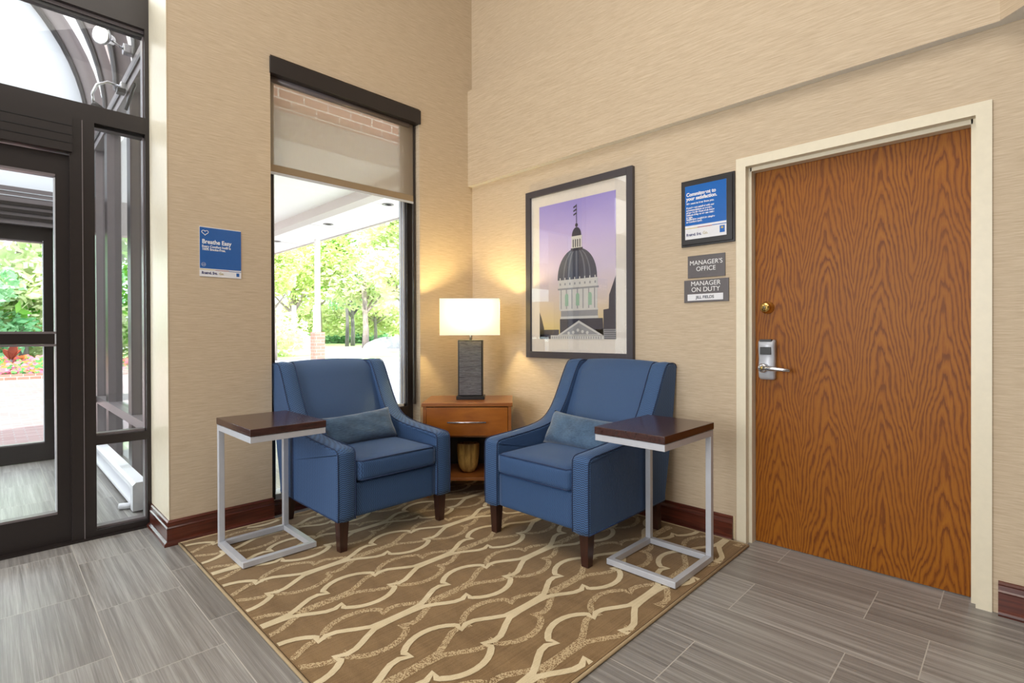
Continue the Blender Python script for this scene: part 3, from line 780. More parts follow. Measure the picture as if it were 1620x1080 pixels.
# ------------------------------------------------------------------ C shaped side tables
def c_table(label, x0, x1, yb, yf, topf, axis):
    """base x0..x1, posts at yb, base front at yf, top front at topf"""
    t = thing('side_table', label, 'side table', (0, 0, 0), 0, None)
    q = .028; fz = FZ+.004; zt = .668
    def bx(b, a0, a1, c0, c1, z0, z1, bev=0.0):
        if axis == 'y': b.box(a0, a1, c0, c1, z0, z1, bev=bev)
        else: b.box(c0, c1, a0, a1, z0, z1, bev=bev)
    s_ = 1 if yf > yb else -1
    bb = MB('silver'); bx(bb, x0, x1, yb, yb+s_*q, fz, fz+q, .002); bx(bb, x0, x1, yf-s_*q, yf, fz, fz+q, .002)
    bx(bb, x0, x0+q, yb+s_*q, yf-s_*q, fz, fz+q); bx(bb, x1-q, x1, yb+s_*q, yf-s_*q, fz, fz+q); bb.build('base_frame', t)
    for a in (x0, x1-q):
        p = MB('silver'); bx(p, a, a+q, yb, yb+s_*q, fz+q, zt-.034, .0015); p.build('post', t)
    bb = MB('silver'); bx(bb, x0, x1, yb, topf, zt-.034, zt-.004, .0015); bb.build('top_frame', t)
    bb = MB('espresso'); bx(bb, x0-.002, x1+.002, yb-s_*.004, topf+s_*.004, zt-.002, zt+.032, .0025); bb.build('table_top', t)
    for a in (x0+.014, x1-.014):
        for c in (yb+s_*.014, yf-s_*.014):
            f_ = MB('black'); cc = (a, c) if axis == 'y' else (c, a)
            f_.lathe([(.008, 0), (.008, .004)], (cc[0], cc[1], FZ), n=10); f_.build('glide', t)
    return t
c_table('dark topped silver C-frame side table left of the window armchair', -2.020, -1.655, -.244, -.634, -.745, 'y')
c_table('dark topped silver C-frame side table beside the office wall armchair, near the door', -2.215, -1.855, -.360, -.758, -.850, 'x')

# ------------------------------------------------------------------ nightstand, facing along the camera axis in the corner
YW = yaw
def ns_mat(depth, lat): p = vf(depth, lat); return (p.x, p.y, 0)
# local x = right, local y = away from the viewer
nz_ = thing('nightstand', 'cherry wood nightstand with one drawer and open shelf, set diagonally in the corner', 'nightstand', ns_mat(3.55, -.312), YW - PI/2)
MB('cherry', 'cherry_edge').box(-.314, .314, -.004, .43, .640, .666, 0, bev=.003).build('top', nz_)
for sg in (-1, 1):
    MB('cherry').box(sg*.305, sg*.283, .004, .425, .045, .640).build('side_panel', nz_)
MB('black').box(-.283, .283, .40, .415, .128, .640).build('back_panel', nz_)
MB('cherry').box(-.305, .305, .002, .40, .128, .147, bev=.002).build('shelf', nz_)
MB('cherry').box(-.283, .283, .02, .40, .425, .436).build('drawer_divider', nz_)
dr = MB('cherry_front').box(-.281, .281, .0, .02, .438, .634, bev=.002).build('drawer', nz_)
b = MB('chrome'); b.tube([(-.133, -.030, .535), (.133, -.030, .535)], .006, 12)
for sx_ in (-.09, .09): b.tube([(sx_, -.030, .535), (sx_, 0, .535)], .004, 8)
b.build('handle', dr)
for sx_ in (-1, 1):
    for yy in (.03, .39):
        MB('cherry').box(sx_*.305-sx_*.0, sx_*.265, yy-.02, yy+.02, FZ if yy < .3 else FZ, .128).build('foot', nz_)
vz = thing('wooden_vase', 'golden wooden vase with rounded foot on the nightstand shelf', 'vase', ns_mat(3.70, -.318), YW - PI/2)
b = MB('vase'); b.lathe([(.001, .148), (.022, .148), (.045, .160), (.062, .185), (.072, .22), (.078, .28), (.080, .350), (.078, .358), (.070, .358), (.066, .30), (.03, .20), (.001, .19)], n=36, sy=.65); b.build('body', vz)

# ------------------------------------------------------------------ lamp
lp = thing('table_lamp', 'lit table lamp with rectangular white shade and charcoal slate base in the corner', 'lamp', ns_mat(3.78, -.303), YW - PI/2)
zt = .6665
MB('black').box(-.102, .102, -.062, .062, zt, zt+.024, bev=.002).build('plinth', lp)
MB('black_frame').box(-.090, .090, -.050, .050, zt+.025, 1.098, bev=.004).build('body', lp)
b = MB('slate'); b.box(-.080, .080, -.055, -.049, zt+.033, 1.088, bev=.001).box(-.080, .080, .049, .055, zt+.033, 1.088, bev=.001); b.build('slate_panel', lp)
b = MB('chrome'); b.tube([(0, 0, 1.098), (0, 0, 1.16)], .009, 12); b.tube([(0, 0, 1.16), (0, 0, 1.20)], .018, 14); b.build('stem', lp)
hpts = [(.052*math.sin(PI*k/12), 0, 1.165+.207*k/12) for k in range(13)]
MB('chrome').tube(hpts, .0022, 6).build('harp', lp)
MB('chrome').prism([(-.21, -.003), (-.003, -.003), (-.003, -.11), (.003, -.11), (.003, -.003), (.21, -.003), (.21, .003), (.003, .003), (.003, .11), (-.003, .11), (-.003, .003), (-.21, .003)], 'z', 1.372, 1.376).build('spider', lp)
b = MB('shade', 'sign_white')
sx_, sy_, z0_, z1_ = .212, .115, 1.132, 1.396
b.grid([[(-sx_, -sy_, z), (sx_, -sy_, z), (sx_, sy_, z), (-sx_, sy_, z)] for z in (z0_, z1_)], closed_v=True, smooth=False)
sh = b.build('lamp_shade', lp)
for z in (z0_, z1_-.005):
    b = MB('sign_white')
    for (xa, xb, ya_, yb_) in ((-sx_-.001, sx_+.001, -sy_-.001, -sy_+.001), (-sx_-.001, sx_+.001, sy_-.001, sy_+.001), (-sx_-.001, -sx_+.001, -sy_, sy_), (sx_-.001, sx_+.001, -sy_, sy_)): b.box(xa, xb, ya_, yb_, z, z+.005)
    b.build('rim', sh)
b = MB('bulb'); b.lathe([(.001, 0), (.014, .0), (.018, .02), (.030, .05), (.026, .075), (.001, .088)], (0, 0, 1.20), n=18); b.build('light_bulb', lp)
pl = bpy.data.lights.new('bulb_light', 'POINT'); pl.energy = 22; pl.color = (1, .76, .32); pl.shadow_soft_size = .03
po = bpy.data.objects.new('bulb_light', pl); C.objects.link(po); po.parent = lp; po.location = (0, 0, 1.31)

# ------------------------------------------------------------------ framed picture on the office wall (plane x = 0)
pc = thing('framed_picture', 'large charcoal framed picture of a domed building under a violet sky', 'picture', (0, 0, 0))
ya, yb, za, zb, fw = -.642, -1.561, .965, 2.198, .046
b = MB('frame_grey')
b.box(-.030, -.001, ya, ya-fw, za, zb, bev=.002); b.box(-.030, -.001, yb+fw, yb, za, zb, bev=.002); b.box(-.030, -.001, ya-fw, yb+fw, za, za+fw, bev=.002); b.box(-.030, -.001, ya-fw, yb+fw, zb-fw, zb, bev=.002)
b.build('frame', pc)
MB('mat_board').box(-.012, -.002, ya-fw, yb+fw, za+fw, zb-fw).build('mat', pc)
def skymat():
    n = NT('dusk_print'); X = n.xyz(); t = n.math('DIVIDE', n.math('SUBTRACT', X[2], 1.103), .97)
    cl_ = n.noise(n.mapped(1, 3, 9), 1, 4, .6)
    c = n.ramp(n.math('ADD', t, n.math('MULTIPLY', n.math('SUBTRACT', cl_, .5), .10)), [(.05, rgb(214, 190, 120)), (.28, rgb(208, 190, 176)), (.5, rgb(206, 192, 212)), (.78, rgb(182, 168, 218)), (1.0, rgb(150, 138, 208))])  # print colours, also paled for the reflection washing over the glass
    n.base(c); n.p.inputs['Roughness'].default_value = .6; return n.m
M['dusk'] = skymat()
pr = MB('dusk').box(-.0135, -.012, -.767, -1.428, 1.103, 2.073).build('print', pc)
M['p_dark'] = flat('print_charcoal', rgb(52, 50, 66), .7); M['p_dome'] = flat('print_dome_slate', rgb(66, 70, 88), .7); M['p_dome2'] = flat('print_dome_light', rgb(104, 108, 122), .7)
M['p_stone'] = flat('print_stone', rgb(206, 204, 200), .7); M['p_stone2'] = flat('print_stone_grey', rgb(146, 146, 150), .7); M['p_green'] = flat('print_window_green', rgb(150, 182, 160), .7)
pm = MB('p_dark', 'p_dome', 'p_dome2', 'p_stone', 'p_stone2', 'p_green')
cy_ = -1.110
def sh2(pts, mi, lv_): pm.prism([(cy_-u, z) for u, z in pts], 'x', -.0137-lv_*.0003, -.0135, mi)   # u to the right in the picture
def rect(u0, u1, z0, z1, mi, lv_): sh2([(u0, z0), (u1, z0), (u1, z1), (u0, z1)], mi, lv_)
# neighbouring towers, roofs
sh2([(.220, 1.103), (.317, 1.103), (.317, 1.520), (.265, 1.395), (.262, 1.305), (.220, 1.300)], 0, 1)
sh2([(-.343, 1.103), (-.30, 1.103), (-.30, 1.18), (-.322, 1.25), (-.343, 1.30)], 0, 1)
rect(-.343, -.16, 1.103, 1.17, 0, 1)
rect(.16, .318, 1.103, 1.17, 4, 2)
for k in range(5): rect(.225, .318, 1.108+k*.013, 1.112+k*.013, 0, 3)
sh2([(-.150, 1.13), (.222, 1.13), (.215, 1.245), (-.150, 1.245)], 0, 2)
rect(-.145, .180, 1.245, 1.262, 3, 3); rect(-.140, .175, 1.262, 1.306, 4, 3)
rect(-.150, .180, 1.302, 1.312, 3, 4)
# drum with arched windows and columns
rect(-.155, .172, 1.31, 1.455, 3, 3)
for k in range(7):
    uu = -.138 + k*.048; rect(uu-.004, uu+.004, 1.315, 1.45, 4, 4)
for uu in (-.088, .008, .112):
    a = [(uu-.015, 1.335), (uu+.015, 1.335), (uu+.015, 1.405)] + [(uu+.015*math.cos(q*PI/8), 1.405+.018*math.sin(q*PI/8)) for q in range(1, 8)] + [(uu-.015, 1.405)]
    sh2(a, 5, 5)
rect(-.168, .183, 1.450, 1.462, 4, 4); rect(-.162, .176, 1.462, 1.520, 3, 4)
for k in range(8): uu = -.145+k*.043; rect(uu-.006, uu+.006, 1.482, 1.498, 4, 5); rect(uu-.005, uu+.003, 1.520, 1.535, 3, 5)
# dome
dm = [(.170*math.cos(q*PI/24)*(1 if q else 1), 1.520 + .215*math.sin(q*PI/24)**.92 if q else 1.520) for q in range(0, 25)]
sh2(dm, 1, 3)
for c_, wd_ in ((-.115, .010), (-.07, .012), (.0, .016), (.07, .012), (.115, .010)):
    rib = []
    for q in range(0, 11):
        a = q/10*PI/2*.93; rib.append((c_*math.cos(a)-wd_/2, 1.522+.210*math.sin(a)))
    for q in range(10, -1, -1):
        a = q/10*PI/2*.93; rib.append((c_*math.cos(a)+wd_/2*(.4+.6*math.cos(a)), 1.522+.210*math.sin(a)))
    sh2(rib, 2, 4)
# lantern and cap
rect(-.050, .052, 1.715, 1.735, 0, 5); rect(-.042, .044, 1.735, 1.812, 3, 5)
for k in range(4): uu = -.028+k*.019; rect(uu-.004, uu+.004, 1.740, 1.795, 0, 6)
rect(-.046, .048, 1.806, 1.818, 3, 6)
sh2([(.040*math.cos(q*PI/14), 1.818+.060*math.sin(q*PI/14)) for q in range(15)], 0, 6)
sh2([(.011*math.cos(q*PI/7), 1.892+.013*math.sin(q*PI/7)) for q in range(14)], 0, 7)
rect(-.0018, .0018, 1.88, 2.037, 0, 7)
for k in range(3): z = 2.028-k*.026; sh2([(-.026, z-.016), (-.002, z-.006), (-.002, z+.004), (-.026, z-.006)], 0, 8)
# pediment
sh2([(-.175, 1.128), (.222, 1.128), (.018, 1.232)], 3, 6); sh2([(-.135, 1.136), (.180, 1.136), (.018, 1.216)], 4, 7)
for q in ((-.03, 1.15), (.01, 1.165), (.05, 1.155), (.09, 1.148), (-.07, 1.145)): sh2([(q[0]+.012*math.cos(a), q[1]+.012*math.sin(a)) for a in (0, 1, 2, 3, 4, 5)], 3, 8)
rect(-.235, .225, 1.103, 1.130, 3, 6)
for k in range(22): uu = -.222+k*.020; rect(uu, uu+.007, 1.106, 1.122, 4, 7)
pm.build('building_image', pr)
MB('art_glass').face([(-.020, ya-fw, za+fw), (-.020, yb+fw, za+fw), (-.020, yb+fw, zb-fw), (-.020, ya-fw, zb-fw)]).build('picture_glass', pc)

# ------------------------------------------------------------------ wall plaque and signs on the office wall
RT_, UP_ = (0, -1, 0), (0, 0, 1)
pq = thing('wall_plaque', 'black framed blue and white notice headed Commitment to your satisfaction', 'sign', (0, 0, 0))
b = MB('black_frame'); ya, yb, za, zb = -1.878, -2.186, 1.643, 2.026
b.box(-.012, -.001, ya, yb, za, zb, bev=.001); b.box(-.019, -.012, ya-.008, yb+.010, za+.010, zb-.010, bev=.002); b.build('backing_board', pq)
pb = MB('sign_white', 'sign_blue', 'yellow', 'red'); pb.box(-.0215, -.019, -1.906, -2.145, 1.683, 1.991); pb.box(-.0218, -.0214, -1.906, -2.145, 1.762, 1.991, 1)
pb.box(-.0219, -.0214, -1.906, -1.980, 1.744, 1.748, 2); pb.box(-.0219, -.0214, -1.980, -2.065, 1.745, 1.749, 3); pb.box(-.0219, -.0214, -2.065, -2.145, 1.746, 1.750, 1)
pb.box(-.0219, -.0214, -2.108, -2.136, 1.700, 1.738, 1); pb.box(-.0223, -.0218, -2.116, -2.128, 1.722, 1.732, 2); pb.build('notice', pq)
XT = -.0222
lettering('Commitment to\nyour satisfaction.', .0285, 'white_text', (XT, -1.914, 1.932), RT_, UP_, pq, bold=.0009, sx=.92, space=.86)
lettering('We want to hear from you.', .0145, 'white_text', (XT, -1.914, 1.884), RT_, UP_, pq, bold=.0004)
lettering("If you're not satisfied with our\naccommodations or service,\nplease let the front desk know\nwithout delay so we can make\nit right.", .0145, 'white_text', (XT, -1.914, 1.860), RT_, UP_, pq, bold=.0004, space=.95, sx=.92)
lettering("Satisfaction couldn't be simpler\nat Comfort Inn\u00ae.", .0145, 'white_text', (XT, -1.914, 1.793), RT_, UP_, pq, bold=.0004, space=.95, sx=.92)
lettering('Rested. Set.', .022, 'navy_text', (XT, -1.914, 1.702), RT_, UP_, pq, bold=.0006, sx=.85)
lettering('Go.', .022, 'gold_text', (XT, -2.012, 1.704), RT_, UP_, pq, sx=.9)

s1 = thing('door_sign', "charcoal plate reading MANAGER'S OFFICE, the upper of two beside the door", 'sign', (0, 0, 0))
MB('sign_grey').box(-.007, -.001, -1.914, -2.131, 1.460, 1.588, bev=.001).build('plate', s1)
lettering("MANAGER'S\nOFFICE", .0365, 'white_text', (-.0074, -2.022, 1.534), RT_, UP_, s1, 'CENTER', sx=.98, space=.98)
b = MB('grey_text')
for k in range(11):
    if k != 6: b.box(-.0078, -.007, -1.985-k*.006, -1.987-k*.006, 1.478+(k % 3)*.002, 1.480+(k % 3)*.002)
b.build('braille', s1)
s2 = thing('door_sign', 'charcoal plate reading MANAGER ON DUTY with a white name strip, below the upper sign', 'sign', (0, 0, 0))
MB('sign_grey').box(-.008, -.001, -1.892, -2.151, 1.319, 1.448, bev=.001).build('plate', s2)
MB('sign_white').box(-.010, -.008, -1.914, -2.121, 1.329, 1.366).build('name_strip', s2)
lettering('MANAGER\nON DUTY', .0375, 'white_text', (-.0084, -2.020, 1.414), RT_, UP_, s2, 'CENTER', sx=.98, space=.92)
lettering('JILL FIELDS', .0225, 'grey_text', (-.0104, -2.0175, 1.340), RT_, UP_, s2, 'CENTER', bold=.0006)

# poster on the pier
RB_ = (1, 0, 0)
s3 = thing('wall_poster', 'blue Breathe Easy smoke-free notice on the pier left of the window', 'sign', (0, 0, 0))
pb = MB('sign_white', 'sign_blue2', 'yellow', 'red'); xa, xb, za, zb = -2.036, -1.819, 1.473, 1.755
pb.box(xa, xb, -.004, -.001, za, zb); pb.box(xa+.001, xb, -.0044, -.0038, za+.046, zb-.004, 1)
pb.box(xa, xa+.08, -.0045, -.004, za+.038, za+.041, 2); pb.box(xa+.08, xa+.15, -.0045, -.004, za+.037, za+.040, 3); pb.box(xa+.15, xb, -.0045, -.004, za+.036, za+.039, 1)
pb.box(xb-.026, xb-.010, -.0045, -.004, za+.010, za+.030, 1); pb.build('sheet', s3)
YT = -.0048
hb = MB('white_text'); hp = []
for k in range(33):
    a = 2*PI*k/32; hp.append((xa+.028 + .00105*16*math.sin(a)**3, YT, 1.722 + .00095*(13*math.cos(a)-5*math.cos(2*a)-2*math.cos(3*a)-math.cos(4*a))))
hb.tube(hp, .0016, 6)
hb.build('heart_icon', s3); hb = MB('white_text'); hb.tube([(xa+.020+.010*math.cos(2*PI*k/20), YT, 1.541+.010*math.sin(2*PI*k/20)) for k in range(21)], .0007, 5); hb.build('round_icon', s3)
lettering('Breathe Easy', .034, 'white_text', (xa+.012, YT, 1.660), RB_, UP_, s3, bold=.0007, sx=.86)
lettering('Every Comfort Inn\u00ae is\n100% Smoke-Free.', .019, 'white_text', (xa+.012, YT, 1.638), RB_, UP_, s3, bold=.0004, sx=.85, space=.85)
lettering('non', .009, 'white_text', (xa+.013, YT, 1.5385), RB_, UP_, s3)
lettering('Rested. Set.', .021, 'navy_text', (xa+.010, YT, 1.487), RB_, UP_, s3, bold=.0006, sx=.8)
lettering('Go.', .021, 'gold_text', (xa+.100, YT, 1.487), RB_, UP_, s3, sx=.8)

# ------------------------------------------------------------------ outdoors
gz = -.10
def quad(name, pts, mat, z): return MB(mat).prism([(p[0], p[1]) for p in pts], 'z', z-.05, z)
g = quad('ground', [(-60, 3.06), (90, 3.06), (90, 120), (-60, 120)], 'concrete', gz); g.build('ground', kind='structure')
g = quad('x', [(-6, 3.08), (-1.9, 3.08), (-1.9, 15.5), (-6, 15.5)], 'paver', gz+.05); g.build('ground_paving', kind='structure')
g = quad('x', [(-1.95, .54), (6, .54), (6, 2.75), (-1.95, 2.75)], 'mulch', gz+.05)
mu = g.build('mulch_bed'); tag(mu, 'bed of brown bark mulch just outside the tall window', 'mulch', kind='stuff')
def strip(d0, d1, l0, l1): return [vf(d0, l0), vf(d0, l1), vf(d1, l1), vf(d1, l0)]
la = quad('x', [(-1.9, 2.75), (4, 2.75), (4, 4.2), (-1.9, 4.2)], 'grass', gz+.045).build('lawn'); tag(la, 'strip of short green grass right behind the mulch bed', 'grass', kind='stuff')
la = quad('x', strip(26, 38, -60, 30), 'grass', gz+.02).build('lawn'); tag(la, 'sunlit lawn between the drive and the white steps', 'grass', kind='stuff')
la = quad('x', strip(53.2, 90, -90, 60), 'grass', gz+.02).build('lawn'); tag(la, 'shaded lawn around the two dark tree trunks beyond the street', 'grass', kind='stuff')
mu = quad('x', strip(47.8, 53, -22, -11.5), 'mulch', gz+.04).build('mulch_bed'); tag(mu, 'narrow mulch strip along the far lawn edge', 'mulch', kind='stuff')

# entrance canopy
cn = MB('white_paint', 'brick', 'grey_paint')
cn.box(-1.8, 2.58, 2.64, 16, 3.35, 3.95, 0)
cn.box(1.12, 1.33, 2.64, 16, 3.20, 3.35, 2); cn.box(2.58, 2.62, 1.89, 16, 3.33, 4.1, 2)
cn.box(-1.8, 2.62, 1.89, 2.64, 3.352, 4.6, 1); cn.box(-1.8, 2.58, 1.895, 2.635, 3.345, 3.352, 2)
for k in range(5): cn.box(1.33, 2.58, 4.4+k*2.4, 4.415+k*2.4, 3.347, 3.351, 2)
cn.build('ceiling_canopy', kind='structure')
for yy, wh in ((4.35, 'nearest the roller blind'), (6.55, 'second from the roller blind'), (9.2, 'farthest one')):
    b = MB('bronze_lt', 'chrome'); b.lathe([(.10, 0), (.10, -.006), (.06, -.008), (.055, .0), (.001, .0)], (0, 0, 0), n=20)
    o = b.build('canopy_downlight'); o.location = (1.9, yy, 3.349); tag(o, 'round downlight in the white entrance canopy, ' + wh, 'ceiling light', 'downlights in the canopy')
co = thing('canopy_column', 'white canopy post on a brick plinth, seen through the window', 'column', (2.50, 8.35, gz))
MB('white_paint').box(-.05, .05, -.05, .05, 1.30, 3.45).build('post', co); MB('brick_far').box(-.12, .12, -.12, .12, 0, 1.30).build('plinth', co)
co = thing('brick_column', 'red brick canopy pier at the left edge of the window view', 'column', (2.20, 11.5, gz))
MB('brick_far').box(-.35, .22, -.3, .3, 0, 3.45).build('shaft', co)

# trees
def foliage(name, blobs, n, size, mat, parent, seed=1):
    rnd = random.Random(seed); vs_, fs_ = [], []
    tot = sum(r**2 for *_, r in blobs)
    for (bx_, by_, bz_, r) in blobs:
        for _ in range(int(n*r*r/tot)):
            d = Vector((rnd.gauss(0, 1), rnd.gauss(0, 1), rnd.gauss(0, 1))).normalized()
            q = r*(rnd.random()**.45); c = Vector((bx_, by_, bz_)) + Vector((d.x*q, d.y*q, d.z*q*.8))
            u = Vector((rnd.gauss(0, 1), rnd.gauss(0, 1), rnd.gauss(0, .6))).normalized(); v_ = u.orthogonal().normalized()
            s_ = size*(.6+.8*rnd.random()); k = len(vs_)
            vs_ += [c-u*s_, c-v_*s_*.55, c+u*s_, c+v_*s_*.55]; fs_.append((k, k+1, k+2, k+3))
    me = bpy.data.meshes.new(name); me.from_pydata([tuple(v_) for v_ in vs_], [], fs_); me.materials.append(M[mat])
    o = bpy.data.objects.new(name, me); C.objects.link(o); o.parent = parent; return o
def tree(label, depth, lat, h, cr, mat, n=2600, size=.22, trunk=.18, th=None, bark='bark', seed=1, group=None, wide=1.0, fork=False):
    p = vf(depth, lat, gz); t = thing('tree', label, 'tree', p, 0, group); rnd = random.Random(seed); th = th or h*.45
    b = MB(bark); b.tube([(0, 0, 0), (.05*h*.1, 0, th*.5), (-.02*h*.2, .0, th), (0, 0, h*.8)], trunk, 9, radii=[trunk*1.3, trunk, trunk*.85, trunk*.3])
    for k in range(5):
        a = rnd.random()*6.28; z0_ = th*(.5 if fork and k < 2 else .8)+rnd.random()*h*.1
        b.tube([(0, 0, z0_), (math.cos(a)*cr*.22, math.sin(a)*cr*.22, z0_+h*.08), (math.cos(a)*cr*.45, math.sin(a)*cr*.45, z0_+h*.18)], trunk*.4, 6, radii=[trunk*.5, trunk*.35, trunk*.12])
    b.build('trunk', t)
    bl_ = []
    for k in range(11):
        a = rnd.random()*6.28; rr = cr*(.2+.6*rnd.random()); z = th + (h-th)*(.12+.8*rnd.random()); sh_ = 1-.5*abs((z-th)/(h-th)-.45)
        bl_.append((math.cos(a)*rr*sh_*wide, math.sin(a)*rr*sh_*wide, z, cr*(.38+.2*rnd.random())*sh_))
    foliage('crown', bl_, n, size, mat, t, seed); return t
# (depth, lateral): lateral = (px-810)/814*depth
def L(px, d): return (px-810)/814*d
tree('small forked tree with yellow-green crown left of the white steps', 25, L(433, 25), 5.8, 1.75, 'leaf_yellow', 4200, .10, .13, 2.5, seed=3, fork=True)
tree('tall leafy tree with yellow-green crown behind the white steps', 46, L(465, 46), 13, 5.0, 'leaf_yellow', 4600, .24, .3, 3.6, seed=4)
tree('bright green maple with slim dark trunk in the middle of the window view', 54, L(549, 54), 15.0, 3.7, 'leaf_mid', 6500, .22, .17, 5.0, 'dark_bark', seed=15)
tree('cool green tree with slim dark trunk just right of the bright green maple', 56, L(558, 56), 9, 3.2, 'leaf_blue', 2600, .24, .20, 3.6, 'dark_bark', seed=7)
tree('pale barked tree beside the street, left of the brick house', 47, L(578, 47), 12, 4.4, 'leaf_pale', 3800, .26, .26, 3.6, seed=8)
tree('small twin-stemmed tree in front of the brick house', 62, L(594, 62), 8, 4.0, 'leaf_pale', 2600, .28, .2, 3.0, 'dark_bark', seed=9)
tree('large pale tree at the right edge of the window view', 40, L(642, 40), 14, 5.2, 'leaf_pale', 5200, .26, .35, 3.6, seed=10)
tree('broad pale tree reaching above the street behind the canopy post', 62, L(505, 62), 15, 6.0, 'leaf_yellow', 3600, .34, .3, 5.0, seed=11)
hg = tag(foliage('hedge', [tuple(vf(72, L(500+k*9, 72), .9)) + (2.0,) for k in range(12)], 7000, .22, 'leaf_blue', None, 12), 'long tall green hedge behind the far lawn', 'hedge')

M['step_grey'] = flat('pale_grey_steps', rgb(150, 152, 168), .7)
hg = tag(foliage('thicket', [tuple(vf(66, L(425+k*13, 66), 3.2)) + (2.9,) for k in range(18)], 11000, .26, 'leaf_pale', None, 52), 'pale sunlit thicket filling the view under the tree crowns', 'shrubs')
# white porch with steps
p0 = vf(40, L(471, 40), gz); st = thing('porch', 'white porch with broad steps and columns across the lawn', 'porch', p0, YW - PI/2)
b = MB('step_grey', 'grey_text')
for k in range(6): b.box(-1.25+k*.07, 1.25-k*.07, -.4+k*.28, 2.2, k*.19, k*.19+.15, 0); b.box(-1.2+k*.07, 1.2-k*.07, -.38+k*.28, 2.2, k*.19+.15, k*.19+.19, 0)
b.build('steps', st)
for k in range(2): MB('white_paint').tube([(-.9+k*1.7, 1.5, 1.1), (-.9+k*1.7, 1.5, 3.6)], .16, 14).build('column', st)
for sx_ in (-1, 1):
    b = MB('white_paint'); b.tube([(sx_*1.25, -.4, 0), (sx_*1.25, -.4, 1.0)], .05); b.tube([(sx_*1.25, -.4, 1.0), (sx_*.85, 1.2, 2.1)], .04); b.tube([(sx_*.85, 1.2, 1.0), (sx_*.85, 1.2, 2.1)], .04); b.build('railing', st)

# brick house
p0 = vf(78, L(618, 78), gz); hs = thing('brick_house', 'low red brick house with white windows at the right of the window view', 'house', p0, YW - PI/2)
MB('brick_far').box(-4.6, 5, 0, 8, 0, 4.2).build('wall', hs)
MB('grey_paint').prism([(-5, 4.2), (5.4, 4.2), (5.4, 4.4), (.2, 6.6), (-5, 4.4)], 'y', -.5, 8.5).build('roof', hs)
for wx in (-1.9, 3.6):
    f_ = MB('sign_white').box(wx-.7, wx+.7, -.06, 0, 1.2, 3.1).build('window', hs)
    b = MB('grey_text')
    for i in range(2):
        for j in range(3): b.box(wx-.6+i*.62, wx-.04+i*.62, -.08, -.06, 1.3+j*.6, 1.82+j*.6)
    b.build('pane', f_)
for k, px_ in enumerate((609, 618)):
    p = vf(74, L(px_, 74), gz); t = thing('clipped_shrub', 'dark green shrub clipped to a ball before the brick house, %s of two' % ('left' if k == 0 else 'right'), 'shrub', p)
    MB('dark_bark').tube([(0, 0, 0), (0, 0, 1.3)], .12).build('stem', t); foliage('crown', [(0, 0, 1.5, .75)], 700, .13, 'leaf_mid', t, 20+k)
# rounded rock mound at the street corner
b = MB('concrete'); rnd = random.Random(5)
cr_ = vf(46, L(612, 46), gz)
fo = thing('boulder_planter', 'low pale rounded mound of rock beside the street at the right', 'rock', cr_)
rows = []
for j in range(9):
    a = j/8*PI/2; rows.append([(2.2*math.cos(a)*math.cos(k*PI/12)*(1+.08*math.sin(k*1.7)), 1.2*math.cos(a)*math.sin(k*PI/12), .95*math.sin(a)*(1+.1*math.sin(k))) for k in range(24)])
b.grid(rows, closed_v=True); b.build('mound', fo)

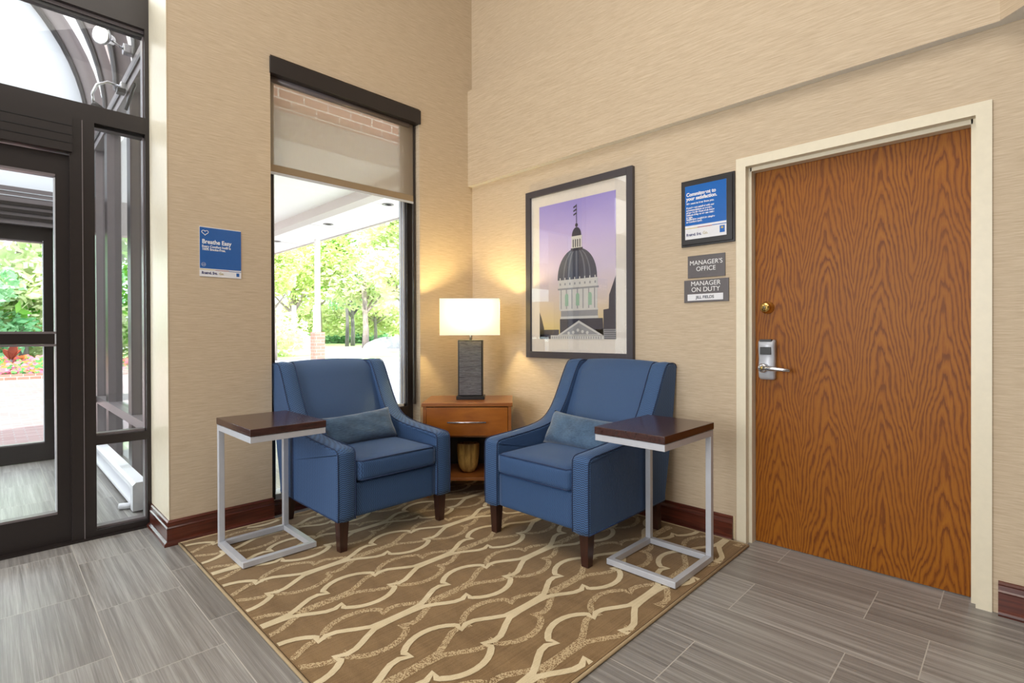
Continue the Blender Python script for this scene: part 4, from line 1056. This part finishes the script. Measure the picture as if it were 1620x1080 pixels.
# garden seen through the entrance
fl = MB('flowers', 'brick'); rnd = random.Random(9)
fb = thing('flower_bed', 'raised bed of pink and orange flowers across the paved drive', 'flower bed', (-2.9, 17.6, gz))
fl.box(-3.8, 2.6, -.95, .9, 0, .16, 1); 
fl.build('curb', fb)
vs_, fs_ = [], []
b = MB('flowers')
for k in range(900):
    x = rnd.uniform(-3.7, 2.5); y = rnd.uniform(-.85, .8); z = .18 + .36*(y+.9)/1.7 + rnd.uniform(-.06, .1); s_ = rnd.uniform(.05, .10)
    a = rnd.random()*3; n_ = 5
    b.face([(x+s_*math.cos(a+q*2*PI/n_), y+s_*.5*math.sin(a+q*2*PI/n_), z+s_*.7*math.sin(a+q*2*PI/n_)) for q in range(n_)])
o = b.build('blossoms', fb); o['kind'] = 'stuff'
foliage('bed_leaves', [(-3+k*.9, .1, .05, .38) for k in range(7)], 1200, .06, 'leaf_blue', fb, 31)
cn_ = thing('canna_plant', 'dark leaved canna plant rising from the flower bed', 'plant', (-2.42, 17.9, gz+.16))
M['canna'] = leafm('bronze_leaves', rgb(120, 60, 56), rgb(200, 110, 84))
b = MB('canna')
for k in range(7):
    a = k*2*PI/7+.4; l_ = .55+.2*(k % 2); rows = []
    for j in range(7):
        s_ = j/6; wd_ = .11*math.sin(PI*min(1, s_*.95+.05)); c = Vector((math.cos(a)*l_*.45*s_, math.sin(a)*l_*.45*s_, .35+l_*.9*s_-.15*s_*s_)); q = Vector((-math.sin(a), math.cos(a), 0))*wd_
        rows.append([c-q, c, c+q])
    b.grid(rows)
b.build('leaves', cn_); MB('dark_bark').tube([(0, 0, 0), (0, 0, .5)], .03).build('stem', cn_)
def gtree(label, x, y, h, cr, mat, seed, n=4200, th=1.2, size=.2):
    t = thing('tree', label, 'tree', (x, y, gz)); rnd = random.Random(seed)
    MB('bark').tube([(0, 0, 0), (0, 0, h*.7)], .18, 8, radii=[.22, .1]).build('trunk', t)
    bl_ = [(rnd.uniform(-.7, .7)*cr, rnd.uniform(-.6, .6)*cr, th+(h-th)*rnd.random(), cr*rnd.uniform(.35, .6)) for _ in range(13)]
    foliage('crown', bl_, n, size, mat, t, seed)
gtree('full green tree behind the flower bed, left of the canna', -4.6, 22.5, 8, 3.0, 'leaf_mid', 41)
gtree('pale green tree behind the flower bed, seen through the outer door', -2.0, 24, 8.5, 3.4, 'leaf_pale', 42, 5200)
gtree('green tree behind the side glass of the vestibule', 2.2, 25, 9, 3.4, 'leaf_mid', 43)
gtree('bushy low tree filling the gap under the pale tree', -3.2, 20.6, 3.4, 1.7, 'leaf_blue', 44, 3600, .3, .13)
hg = tag(foliage('hedge', [(-9+k*1.6, 27, 1.2, 1.9) for k in range(12)], 8000, .2, 'leaf_pale', None, 45), 'pale green hedge closing the garden beyond the flower bed', 'hedge')
